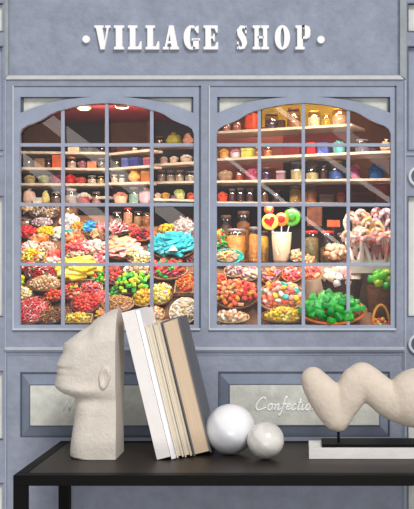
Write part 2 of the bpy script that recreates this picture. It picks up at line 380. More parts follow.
def crom(pts, k=5):
    if len(pts) < 3: return pts
    P = [pts[0]] + list(pts) + [pts[-1]]; out = []
    for i in range(1, len(P) - 2):
        for j in range(k):
            t = j / k; a, b, c, d = (Vector(q) for q in P[i - 1:i + 3])
            out.append(tuple(0.5 * ((2 * b) + (c - a) * t + (2 * a - 5 * b + 4 * c - d) * t * t + (3 * b - a - 3 * c + d) * t ** 3)))
    return out + [pts[-1]]
def script(word, x0, base, sc, rad, mt, label):
    bm = bmesh.new(); cx = x0
    for ch in word:
        strokes, adv = SC[ch]
        for s in strokes:
            pts = [(X(cx + (x + y * 0.18) * sc), -0.0066, Z(base - y * sc)) for x, y in crom([(*p, 0) [:2] for p in s])]
            add_tube(bm, pts, rad * S(), 6)
        cx += adv * sc
    for v in bm.verts: v.co.y = -0.0066 + (v.co.y + 0.0066) * 0.25 - 0.0003
    tag(bm_obj('script_sign', bm, mt, None, True), label, 'sign')
script('Confectionery', 255, 410, 0.98, 0.8, mat('script_white', (255, 255, 255), .6), 'white handwritten lettering reading Confectionery on right lower cream panel')
script('Newsagents', 64, 411, 1.06, 0.42, mat('faded_white', (226, 226, 222), 0.6), 'faded handwritten lettering reading Newsagents on left lower cream panel')

# ================================================================== CONSOLE TABLE AND ORNAMENTS
YT0, YT1 = -0.39, -0.04
TX0, TX1 = (13.1 - VX) * 1.75 / F, 0.72
table = empty('console_table', ((TX0 + TX1) / 2, (YT0 + YT1) / 2, 0), 'long black metal console table standing against the shopfront wall', 'table')
tl = table.location
bm = bmesh.new()
LEG = 0.022
add_box(bm, TX0, TX1, YT0, YT0 + 0.024, TOP - 0.0185, TOP, bev=0.0008); add_box(bm, TX0, TX1, YT1 - 0.024, YT1, TOP - 0.0185, TOP, bev=0.0008)
add_box(bm, TX0, TX0 + 0.019, YT0 + 0.024, YT1 - 0.024, TOP - 0.0185, TOP, bev=0.0008); add_box(bm, TX1 - 0.024, TX1, YT0 + 0.024, YT1 - 0.024, TOP - 0.0185, TOP, bev=0.0008)
o = bm_obj('table_frame', bm, BLACK, table); o.location = -tl
bm = bmesh.new(); add_box(bm, TX0 + 0.0197, TX1 - 0.0247, YT0 + 0.0247, YT1 - 0.0247, TOP - 0.015, TOP - 0.0004)
o = bm_obj('table_top', bm, TABLETOP, table); o.location = -tl
for lx in (TX0, TX1 - LEG):
    for ly in (YT0, YT1 - LEG):
        bm = bmesh.new(); add_box(bm, lx, lx + LEG, ly, ly + LEG, 0.0, TOP - 0.0185, bev=0.0008)
        o = bm_obj('leg', bm, BLACK, table); o.location = -tl

# ---- plaster head
def interp(tab, z):
    if z <= tab[0][0]: return tab[0][1]
    for (a, va), (b, vb) in zip(tab, tab[1:]):
        if z <= b: return va + (vb - va) * (z - a) / (b - a)
    return tab[-1][1]
DB = 1.935; sb = DB / F
def bx(px): return (px - VX) * sb
def bz(py): return CZ - (py - VY) * sb
# front outline of the face (py -> px), read down the profile
PROF = [(312.5, 120), (314, 114), (318, 106), (322, 99), (325.5, 93.8), (328, 92), (330.5, 89.5), (335, 82), (340, 75), (345, 68.5), (348, 64.4), (351, 63.6), (354.5, 63.8), (357.5, 63.2), (360.5, 61.4),
        (363, 60), (365.5, 58.6), (368, 57.2), (369.8, 57), (371.2, 57.9), (372.6, 58), (374.5, 57.2), (376.5, 57.2), (378.5, 57.6), (381, 56.8), (385, 55.8), (389, 55), (392, 56.2), (395, 59.5), (397.5, 64), (399.5, 70), (401.5, 75.2), (405, 76.6), (412, 76), (422, 74.8), (434, 73.2), (446, 71.5), (455, 70.6), (459, 71), (460.3, 73)]
HALF = [(312.5, 12), (318, 17), (330, 22), (345, 25), (370, 25), (388, 24.5), (396, 23), (402, 21.5), (420, 21), (445, 22.5), (460, 23)]
ROUND = [(312.5, 26), (330, 40), (350, 40), (366, 30), (388, 34), (398, 32), (402, 22), (460, 22)]
BACKX = 119.8
rows = [312.5 + 0.25 * k for k in range(int((460.3 - 312.5) / 0.25 * 1) + 1)][::4] + [460.3]
rows = sorted(set(rows + [p[0] for p in PROF]))
def gauss(x, z, cx, cz, sx, sz): return math.exp(-((x - cx) / sx) ** 2 - ((z - cz) / sz) ** 2)
def face_disp(x, z):
    d = 0.0
    st = 1 / (1 + math.exp((x - 93.5 - (z - 330) * .12) / 1.6))          # the face steps back from the skull at the brow
    d -= 4.6 * st * math.exp(-((z - 334) / 12) ** 2)
    d += 0.9 * gauss(x, z, 86, 343, 4.5, 2.2)       # eyelid
    d += 1.2 * gauss(x, z, 84, 357, 10, 7)          # cheek bone
    d -= 1.0 * gauss(x, z, 73, 374, 6, 9)           # hollow by the mouth
    d += 0.7 * gauss(x, z, 67, 354, 3.5, 3.5)       # nostril
    d += 0.5 * gauss(x, z, 62, 368, 5, 1.6) + 0.5 * gauss(x, z, 62, 375, 5, 1.6) - 0.9 * gauss(x, z, 62, 371.6, 6, 1.0)   # lips
    d += 2.6 * gauss(x, z, 88, 393, 20, 5)          # jaw line
    d -= 2.4 * gauss(x, z, 92, 404, 18, 5)          # under the jaw
    return d
bm = bmesh.new(); NU = 30; rings = []
for z in rows:
    xl = interp(PROF, z); T = interp(HALF, z); rd = interp(ROUND, z); ring = []
    W = BACKX - xl
    us = [(k / NU) ** 1.5 for k in range(NU + 1)]
    for sgn in (-1, 1):
        seq = list(reversed(us)) if sgn < 0 else us[1:]
        for u in seq:
            x = xl + W * u; t = max(0.0, min(1.0, (x - xl) / rd))
            h = T * (1 - (1 - t) ** 2.3) ** (1 / 2.0)
            if u > 0: h += face_disp(x, z) * min(1, u * 4)
            h = max(h, 0)
            if u == 0: h = 0
            ring.append(bm.verts.new((bx(x), sgn * h * sb, bz(z))))
    rings.append(ring)
n = len(rings[0])
for a, b in zip(rings, rings[1:]):
    for k in range(n): bm.faces.new((a[k], a[(k + 1) % n], b[(k + 1) % n], b[k]))
bm.faces.new(rings[0]); bm.faces.new(list(reversed(rings[-1])))
# ears on both sides
for sgn in (-1, 1):
    prof = [(0.0, 1.0), (.22, .9), (.42, 1.3), (.62, 2.7), (.8, 3.1), (.93, 2.4), (1.0, .6), (1.02, -1.5)]
    er = []
    for q, hh in prof:
        ring = []
        for k in range(24):
            t = 2 * PI * k / 24; ex = math.cos(t) * 5.9 * (1.0 if math.sin(t) > -.2 else .86); ez = math.sin(t) * 12.4
            ex2, ez2 = ex * math.cos(.16) + ez * math.sin(.16), -ex * math.sin(.16) + ez * math.cos(.16)
            slit = -1.0 * gauss(ex2 * q, ez2 * q, -1.2, 1.5, 1.1, 5.0)
            px_, pz_ = 109.6 + ex2 * q, 380.0 - ez2 * q
            ring.append(bm.verts.new((bx(px_), sgn * (interp(HALF, pz_) + hh + slit) * sb, bz(pz_))))
        er.append(ring)
    for ra, rb in zip(er, er[1:]):
        for k in range(24): bm.faces.new((ra[k], ra[(k + 1) % 24], rb[(k + 1) % 24], rb[k]))
    bm.faces.new(er[-1])
bmesh.ops.remove_doubles(bm, verts=bm.verts, dist=1e-6)
bmesh.ops.recalc_face_normals(bm, faces=bm.faces)
o = bm_obj('head_sculpture', bm, PLASTER, None, True)
o.location = (0, DB - DW, TOP + 0.0003 - bz(460.3))
tag(o, 'white plaster head in profile looking up, flat-backed bookend on black table', 'sculpture')
md = o.modifiers.new('edge', 'EDGE_SPLIT'); md.split_angle = math.radians(50)

# ---- leaning books
def book(label, pxl, t, h, d, D, cover, pages, lean, spine_front=False, group='books leaning against the plaster head'):
    root = empty('book', (pxl, D - DW, TOP + 0.0004), label, 'book', None, (0, -math.radians(lean), 0))
    c = 0.0026
    bm = bmesh.new()
    add_box(bm, 0, c, 0, d, 0, h, bev=0.0006); add_box(bm, t - c, t, 0, d, 0, h, bev=0.0006)
    if spine_front: add_box(bm, c * .6, t - c * .6, 0, c, 0, h, bev=0.0006)
    else: add_box(bm, c * .6, t - c * .6, d - c, d, 0, h, bev=0.0006)
    bm_obj('cover', bm, cover, root)
    bm = bmesh.new()
    y0, y1 = (c + .0004, d - 0.004) if spine_front else (0.003, d - c - .0004)
    add_box(bm, c + .0002, t - c - .0002, y0, y1, 0.003, h - 0.003)
    bm_obj('pages', bm, pages, root)
    return root
WCOV = mat('white_book_cloth', (236, 231, 228), 0.8, var=0.03, vscale=60, bump=0.15, bscale=300)
WCOV2 = mat('bright_white_cover', (248, 247, 250), 0.5)
CCOV = mat('cream_cover', (226, 217, 200), 0.75, var=0.04)
CCOV2 = mat('ivory_cover', (214, 203, 184), 0.75, var=0.04)
GCOV = mat('charcoal_book_cloth', (98, 101, 108), 0.75, var=0.08, vscale=80, bump=0.15, bscale=300)
def page_mat(name, a, b): return mat(name, a, 0.85, rgb2=b, vscale=6, stretch=(160, 1, 1))
PG1 = page_mat('white_pages', (222, 216, 208), (240, 236, 230)); PG2 = page_mat('cream_pages', (206, 194, 172), (232, 222, 204)); PG3 = page_mat('tan_pages', (198, 174, 146), (222, 200, 174))
LE = 13.6
xw = (157.0 - VX) * 1.89 / F
for lab, t, h, d, D, cv, pg, sf, gap in (
    ('thick white cloth-bound book, closest to the plaster head', 13.3, 150.5, 0.165, 1.890, WCOV, PG1, True, 0),
    ('slim bright white book between thick white and cream books', 4.2, 152.5, 0.165, 1.894, WCOV2, PG1, True, 0.2),
    ('slim cream book next to the bright white book', 6.6, 136.5, 0.15, 1.905, CCOV, PG2, False, 0.3),
    ('slim ivory book pressed against the charcoal book', 7.0, 138.0, 0.15, 1.915, CCOV2, PG2, False, 0.4),
    ('charcoal-covered book with tan pages, outermost beside the marble balls', 18.2, 140.0, 0.14, 1.925, GCOV, PG3, False, 0.9)):
    xw += gap * .0019
    book(lab, xw, t * 1.9 / F, h * 1.9 / F, d, D, cv, pg, LE, sf)
    xw += (t * 1.9 / F + .0004) / math.cos(math.radians(LE))

# ---- two stone balls
def marble(name, a, b, sc, dist, rough=0.25):
    m = bpy.data.materials.new(name); m.use_nodes = True; nt = m.node_tree; p = nt.nodes['Principled BSDF']
    tc = nt.nodes.new('ShaderNodeTexCoord'); mp = nt.nodes.new('ShaderNodeMapping'); mp.inputs['Rotation'].default_value = (0.5, 0.9, 0.3)
    wv = nt.nodes.new('ShaderNodeTexWave'); wv.inputs['Scale'].default_value = sc; wv.inputs['Distortion'].default_value = dist; wv.inputs['Detail'].default_value = 4
    r = nt.nodes.new('ShaderNodeValToRGB'); r.color_ramp.elements[0].color = (*lin(a), 1); r.color_ramp.elements[1].color = (*lin(b), 1)
    r.color_ramp.elements[0].position = 0.0; r.color_ramp.elements[1].position = 0.45
    nt.links.new(tc.outputs['Object'], mp.inputs['Vector']); nt.links.new(mp.outputs['Vector'], wv.inputs['Vector'])
    nt.links.new(wv.outputs['Fac'], r.inputs['Fac']); nt.links.new(r.outputs['Color'], p.inputs['Base Color'])
    p.inputs['Roughness'].default_value = rough; p.inputs['Coat Weight'].default_value = 0.3
    p.inputs['Subsurface Weight'].default_value = 0.5; p.inputs['Subsurface Radius'].default_value = (0.02, 0.02, 0.02); p.inputs['Subsurface Scale'].default_value = 0.5
    return m
for px, D, r, m, lab in ((230.3, 1.95, 25.0, marble('alabaster_white', (208, 209, 214), (233, 233, 236), 5, 7), 'larger white alabaster ball resting beside the charcoal book'),
                         (265.6, 1.90, 18.5, marble('onyx_grey', (202, 200, 196), (222, 220, 214), 9, 9), 'smaller translucent grey-white stone ball touching the larger ball')):
    Rr = r * D / F
    bm = bmesh.new(); bmesh.ops.create_uvsphere(bm, u_segments=64, v_segments=32, radius=Rr)
    o = bm_obj('stone_ball', bm, m, None, True); o.location = ((px - VX) * D / F, D - DW, TOP + Rr + 0.0002)
    tag(o, lab, 'ball')

# ---- wavy sculpture on its plinth
DS = 1.945; ss = DS / F
sculp = empty('wave_sculpture', ((400 - VX) * ss, DS - DW, TOP), 'pale clay wave-shaped sculpture on a rod above black plate and marble plinth', 'sculpture')
SL = sculp.location.copy()
CH = [(313, 379, 12.5), (317.5, 386, 15), (325, 396, 17.5), (331, 408, 16), (336, 418, 13), (339, 423, 9.2), (340, 418, 11.5), (344, 407, 14), (350, 395, 16.5), (356.5, 383, 17.2), (362, 379, 17), (369, 384, 17), (378, 391, 17), (388, 399.5, 17.5), (397, 402, 20), (406, 401, 24), (416, 398, 30), (432, 397, 32), (448, 401, 28), (462, 408, 20), (470, 413, 13)]
bm = bmesh.new()
for (a, b) in zip(CH, CH[1:]):
    L = math.hypot(b[0] - a[0], b[1] - a[1]); k = max(2, int(L / 2))
    for j in range(k):
        t = j / k; cx, cy, r = (a[i] + (b[i] - a[i]) * t for i in range(3))
        M = Matrix.Translation(((cx - VX) * ss, 0, CZ - (cy - VY) * ss)) @ Matrix.Diagonal((1, 0.85 if r < 22 else 0.75, 1, 1))
        bmesh.ops.create_icosphere(bm, subdivisions=3, radius=r * ss, matrix=M)
tmp = bm_obj('tmp_wave', bm, None, None, True)
rm = tmp.modifiers.new('r', 'REMESH'); rm.mode = 'VOXEL'; rm.voxel_size = 0.0022; rm.use_smooth_shade = True
sm = tmp.modifiers.new('s', 'SMOOTH'); sm.iterations = 14; sm.factor = 0.6
bpy.context.view_layer.update()
me = bpy.data.meshes.new_from_object(tmp.evaluated_get(bpy.context.evaluated_depsgraph_get()))
bpy.data.objects.remove(tmp)
o = link('wave_body', me, CLAY, sculp, True); o.location = (-SL.x, 0, -SL.z)
def sc_part(name, bm, m): o = bm_obj(name, bm, m, sculp); o.location = -SL; return o
yc = DS - DW
bm = bmesh.new(); add_box(bm, (309 - VX) * 1.9e-3, (495 - VX) * 1.9e-3, 1.9 - DW, 1.99 - DW, TOP + 0.0002, TOP + 0.0202, bev=0.0006)
sc_part('plinth', bm, MARBLE)
bm = bmesh.new(); add_box(bm, (322 - VX) * 1.91e-3, (484 - VX) * 1.91e-3, 1.91 - DW, 1.982 - DW, TOP + 0.0203, TOP + 0.026, bev=0.0005)
sc_part('base_plate', bm, BLACK)
for rx in (338.5, 455):
    bm = bmesh.new(); add_tube(bm, [((rx - VX) * ss, yc, TOP + 0.026), ((rx - VX) * ss, yc, CZ - ((425 if rx < 400 else 412) - VY) * ss)], 0.0026, 10)
    sc_part('rod', bm, BLACK)

# ================================================================== SHOP CONTENTS
random.seed(11)
rng = random.Random(5)
ROWN = ((145, 'top row'), (205, 'second row'), (265, 'third row'), (400, 'bottom row'))
COLN = ('first', 'second', 'third', 'fourth')
def where(px, py):
    w = 'left' if px < 206 else 'right'
    q = px - (LW if w == 'left' else RW)
    c = 0 if q < 62.6 else 1 if q < 106.6 else 2 if q < 151.6 else 3
    r = next(n for lim, n in ROWN if py < lim)
    return '%s pane of %s, %s window' % (COLN[c], r, w)

# ---- sweet shapes: (verts, faces) about the origin, unit size
def unit(bm):
    bm.verts.index_update()
    v = [tuple(q.co) for q in bm.verts]; f = [[q.index for q in p.verts] for p in bm.faces]; bm.free(); return np.array(v), f
def mk_ball():
    b = bmesh.new(); bmesh.ops.create_icosphere(b, subdivisions=2, radius=0.5); return unit(b)
def mk_chunk(sx=1.0, sy=0.7, sz=0.55):
    b = bmesh.new(); add_box(b, -sx / 2, sx / 2, -sy / 2, sy / 2, -sz / 2, sz / 2, bev=0.16); return unit(b)
def mk_stick(l=2.2, r=0.22):
    b = bmesh.new(); add_tube(b, [(-l / 2, 0, 0), (-l / 2 + .1, 0, .02), (0, 0, 0.1), (l / 2 - .1, 0, .02), (l / 2, 0, 0)], [r * .6, r, r, r, r * .6], 7); return unit(b)
def mk_disc():
    b = bmesh.new(); add_lathe(b, [(0.36, -0.16), (0.5, -0.08), (0.5, 0.08), (0.36, 0.16)], 12); return unit(b)
def mk_ring():
    b = bmesh.new(); add_tube(b, [(0.34 * math.cos(2 * PI * k / 12), 0.34 * math.sin(2 * PI * k / 12), 0) for k in range(12)], 0.18, 6, True); return unit(b)
def mk_worm():
    b = bmesh.new(); add_tube(b, [(-.9, 0, 0), (-.5, .25, .1), (-.1, -.1, .15), (.3, .22, .1), (.8, -.05, 0)], [.14, .22, .24, .22, .12], 7); return unit(b)
def mk_marsh():
    b = bmesh.new(); add_lathe(b, [(0.3, -0.4), (0.44, -0.33), (0.48, 0), (0.44, 0.33), (0.3, 0.4)], 12); return unit(b)
def mk_wrap():
    b = bmesh.new(); add_lathe(b, [(0.32, -0.85), (0.07, -0.42), (0.3, -0.3), (0.4, 0), (0.3, 0.3), (0.07, 0.42), (0.32, 0.85)], 8, Matrix.Rotation(PI / 2, 4, 'Y')); return unit(b)
def mk_rock():
    b = bmesh.new(); bmesh.ops.create_icosphere(b, subdivisions=2, radius=0.5); r = random.Random(3)
    for v in b.verts: v.co *= 0.78 + 0.42 * r.random()
    return unit(b)
def mk_slab(): return mk_chunk(1.9, 0.9, 0.34)
UN = {'ball': mk_ball(), 'chunk': mk_chunk(), 'stick': mk_stick(), 'disc': mk_disc(), 'ring': mk_ring(), 'worm': mk_worm(), 'marsh': mk_marsh(), 'wrap': mk_wrap(), 'rock': mk_rock(), 'slab': mk_slab()}
RADU = {'stick': 1.1, 'slab': 0.9, 'worm': 0.8, 'wrap': 0.8}

def tone_mesh(name, V, Fs, cols):
    me = bpy.data.meshes.new(name); me.from_pydata([tuple(v) for v in V], [], Fs)
    at = me.attributes.new('tone', 'FLOAT_COLOR', 'POINT')
    at.data.foreach_set('color', np.concatenate([cols, np.ones((len(cols), 1))], 1).astype(np.float32).ravel())
    me.materials.append(CANDY)
    me.polygons.foreach_set('use_smooth', [True] * len(me.polygons)); me.update()
    return me
def spots(r, aspect, dome, size, rg, dens=1.0, square=False):
    """places on a dome of radius r (x) and r*aspect (y), packed for pieces of this size, two layers."""
    out = []; n = int(dens * 2.4 * (r * r * aspect) / (size * size * 0.5)); n = max(5, min(n, 190))
    for i in range(n):
        if square:
            a, b = rg.uniform(-1, 1), rg.uniform(-1, 1); q = max(abs(a), abs(b))
        else:
            q = math.sqrt((i + 0.5) / n); th = i * 2.39996; a, b = q * math.cos(th), q * math.sin(th)
        out.append((a * r + rg.uniform(-.2, .2) * size, b * r * aspect + rg.uniform(-.2, .2) * size, dome * (1 - q * q) + rg.uniform(-.12, .25) * size))
    return out

SLOPE = math.radians(38.3)
def board_y(py): return 0.04 + 0.36 * (325 - py) / 120.0
def board_frame(px, py):
    """point of the sloped display board seen at this pixel, with axes lying in the board."""
    # board line: y = .04 + t*.36, z from z0 to z1
    y0, z0 = 0.04, Z(325, 0.04); y1, z1 = 0.40, Z(205, 0.40)
    k = (VY - py) / F
    # CZ + k*(DW+y) = z0 + (y-y0)*m
    m = (z1 - z0) / (y1 - y0)
    y = (CZ + k * DW - z0 + y0 * m) / (m - k)
    return Vector((X(px, y), y, CZ + k * (DW + y)))
TILT = Matrix.Rotation(math.atan2(Z(205, .40) - Z(325, .04), 0.36), 4, 'X')   # local z = board normal, local y runs up the board
NAMES = {'ball': 'round_sweet', 'chunk': 'jelly_sweet', 'stick': 'sugar_stick', 'disc': 'sweet_disc', 'ring': 'jelly_ring', 'worm': 'jelly_worm', 'marsh': 'marshmallow', 'wrap': 'wrapped_sweet', 'rock': 'sugar_rock', 'slab': 'sweet_slab'}
N_IND = [0]
def heap(px, py, a, b, cols, kind, size, core, vessel=None, up=False, indiv=False, yoff=0.0, dens=1.0, dome=None, square=False, vdepth=None, lift=None, vr=1.0):
    """a mound of sweets seen as an ellipse of half-width a, half-height b around (px, py); on the board, or upright (up = depth y)."""
    loc = where(px, py)
    if up is False:
        a *= 1.14; b *= 1.2
        P = board_frame(px, py + b * 0.25); Mt = TILT
    else:
        P = Vector((X(px, up), up, Z(py + b * 0.5, up))); Mt = Matrix.Rotation(math.radians(22), 4, 'X')
    s = (DW + P.y) / F
    r = a * s; sin_t = math.sin(SLOPE) if up is False else math.sin(math.radians(24))
    asp = max(0.45, min(1.5, b / a / sin_t * 0.86)) if up is False else 0.85
    vd = (vdepth if vdepth is not None else min(0.030, 0.40 * r)) if vessel else 0.0
    off = Mt @ Vector((0, 0, vd + 0.002))
    base = P + (off if up is False else Vector((0, 0, 0)))
    M = Matrix.Translation(base) @ Mt
    rg = random.Random(int(px * 131 + py * 17))
    dm = dome if dome is not None else min(0.35 * r, 0.02)
    sz = size * s * (1 if indiv else .88)
    pts = spots(r * (0.97 if indiv else 0.90), asp, dm, sz, rg, dens, square)
    V0, F0 = UN[kind]
    clist = [lin(c) for c in cols]
    tw = .3 if kind == 'slab' else .6
    if indiv:
        cache = {}
        lab = '%s %s' % (core, 'in the ' + loc)
        for (x, y, z) in pts:
            ci = rg.randrange(len(clist))
            if ci not in cache:
                cache[ci] = tone_mesh(NAMES[kind], V0 * sz, F0, np.tile(np.array(clist[ci]), (len(V0), 1)))
            o = bpy.data.objects.new(NAMES[kind], cache[ci]); COL.objects.link(o)
            o.matrix_world = M @ Matrix.Translation((x, y, z + sz * 0.25)) @ Euler((rg.uniform(-tw, tw), rg.uniform(-tw, tw), rg.uniform(0, 6.28) if kind != 'slab' else rg.uniform(-.7, .7))).to_matrix().to_4x4()
            tag(o, lab, 'sweet', core + ' in the ' + loc); N_IND[0] += 1
    else:
        VV, FF, CC = [], [], []; nb = 0
        for (x, y, z) in pts:
            Rm = np.array((Euler((rg.uniform(-.7, .7), rg.uniform(-.7, .7), rg.uniform(0, 6.28))).to_matrix()))
            VV.append(V0 @ Rm.T * sz * rg.uniform(.85, 1.15) + np.array((x, y, z + sz * .2)))
            FF += [[i + nb for i in f] for f in F0]; nb += len(V0)
            c = np.array(clist[rg.randrange(len(clist))]) * rg.uniform(.85, 1.1)
            CC.append(np.tile(np.clip(c, 0, 1), (len(V0), 1)))
        # a mound under the pieces closes the gaps
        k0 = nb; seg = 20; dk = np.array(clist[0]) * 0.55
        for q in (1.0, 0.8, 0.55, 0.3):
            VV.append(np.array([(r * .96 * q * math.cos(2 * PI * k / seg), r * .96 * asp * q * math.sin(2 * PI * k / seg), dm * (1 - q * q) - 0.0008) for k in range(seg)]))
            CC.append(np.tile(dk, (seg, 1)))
        for ri in range(3):
            for k in range(seg):
                A = k0 + ri * seg; FF.append([A + k, A + (k + 1) % seg, A + seg + (k + 1) % seg, A + seg + k])
        FF.append([k0 + 3 * seg + k for k in range(seg)])
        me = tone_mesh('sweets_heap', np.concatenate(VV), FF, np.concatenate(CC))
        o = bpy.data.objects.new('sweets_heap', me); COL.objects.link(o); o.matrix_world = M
        tag(o, 'heaped %s, %s' % (core, loc), 'sweets', None, 'stuff')
    if vessel:
        kindv, m, vname = vessel; r = r * vr
        hgt = vd if up is False else (lift if lift else 0.05)
        Mb = Matrix.Translation(base) @ (Mt if up is False else Matrix.Identity(4))
        root = empty(vname.split(' ')[-1], base, '%s of %s, %s' % (vname, core, loc), vname.split(' ')[-1])
        root.matrix_world = Mb
        ap = asp if up is False else 0.8
        if kindv == 'round':
            bm = bmesh.new(); sgm = 28
            rb = 0.62 if up is False else 0.74
            Mz = Matrix.Diagonal((1, ap, 1, 1))
            prof = [(r * rb, -hgt), (r * (rb + .5 * (1.1 - rb)), -hgt * .6), (r * 1.05, -hgt * .15), (r * 1.1, 0.0), (r * 1.06, 0.001), (r * 1.02, -hgt * .2), (r * rb * .95, -hgt * .9)]
            add_lathe(bm, prof, sgm, Mz, wob=lambda an, z: 0.015 * math.cos(14 * an))
            bmesh.ops.recalc_face_normals(bm, faces=bm.faces)
            bm_obj('basket_body', bm, m, root, True)
            bm = bmesh.new(); add_tube(bm, [(1.09 * r * math.cos(2 * PI * k / 28), 1.09 * r * ap * math.sin(2 * PI * k / 28), 0.0004) for k in range(28)], max(0.0016, r * .05), 7, True)
            bm_obj('rim', bm, m, root, True)
        else:
            bm = bmesh.new(); w, d2, th = r * 1.08, r * asp * 1.08, 0.0018
            add_box(bm, -w, w, -d2, d2, -hgt, -hgt + th)
            for x0, x1, yy0, yy1 in ((-w, -w + th, -d2, d2), (w - th, w, -d2, d2), (-w, w, -d2, -d2 + th), (-w, w, d2 - th, d2)):
                add_box(bm, x0, x1, yy0, yy1, -hgt, 0.002)
            bm_obj('tray_body', bm, m, root)
            bm = bmesh.new()
            add_tube(bm, [(-w, -d2, .002), (w, -d2, .002), (w, d2, .002), (-w, d2, .002)], 0.0016, 6, True)
            bm_obj('rim', bm, m, root)
    return P, s

BK = ('round', WICKER, 'brown wicker basket'); BKD = ('round', WICKERD, 'dark wicker basket'); BKO = ('round', WICKERO, 'orange basket'); BKT = ('round', WICKERT, 'tan wicker basket')
TR = ('tray', WICKERT, 'tan wooden tray'); TRD = ('tray', WICKERD, 'dark wooden tray')
BW = ('round', mat('white_china', (232, 226, 214), .3), 'white china bowl'); BTEAL = ('round', mat('teal_china', (40, 170, 160), .3), 'teal china bowl')
red, dred, pink, lpink, coral, orange, peach, gold, yellow, lyel, lime, green, dgreen, teal, blue, white, cream, tan, brown, mauve, dbrown = (
    (226, 30, 36), (140, 20, 34), (236, 92, 112), (246, 190, 186), (240, 96, 78), (240, 120, 36), (246, 178, 128), (232, 170, 50), (250, 214, 24), (250, 236, 130), (170, 214, 30), (50, 178, 50), (24, 110, 44),
    (20, 176, 190), (40, 160, 220), (250, 244, 238), (244, 224, 190), (206, 158, 104), (122, 72, 38), (186, 130, 150), (64, 34, 24))

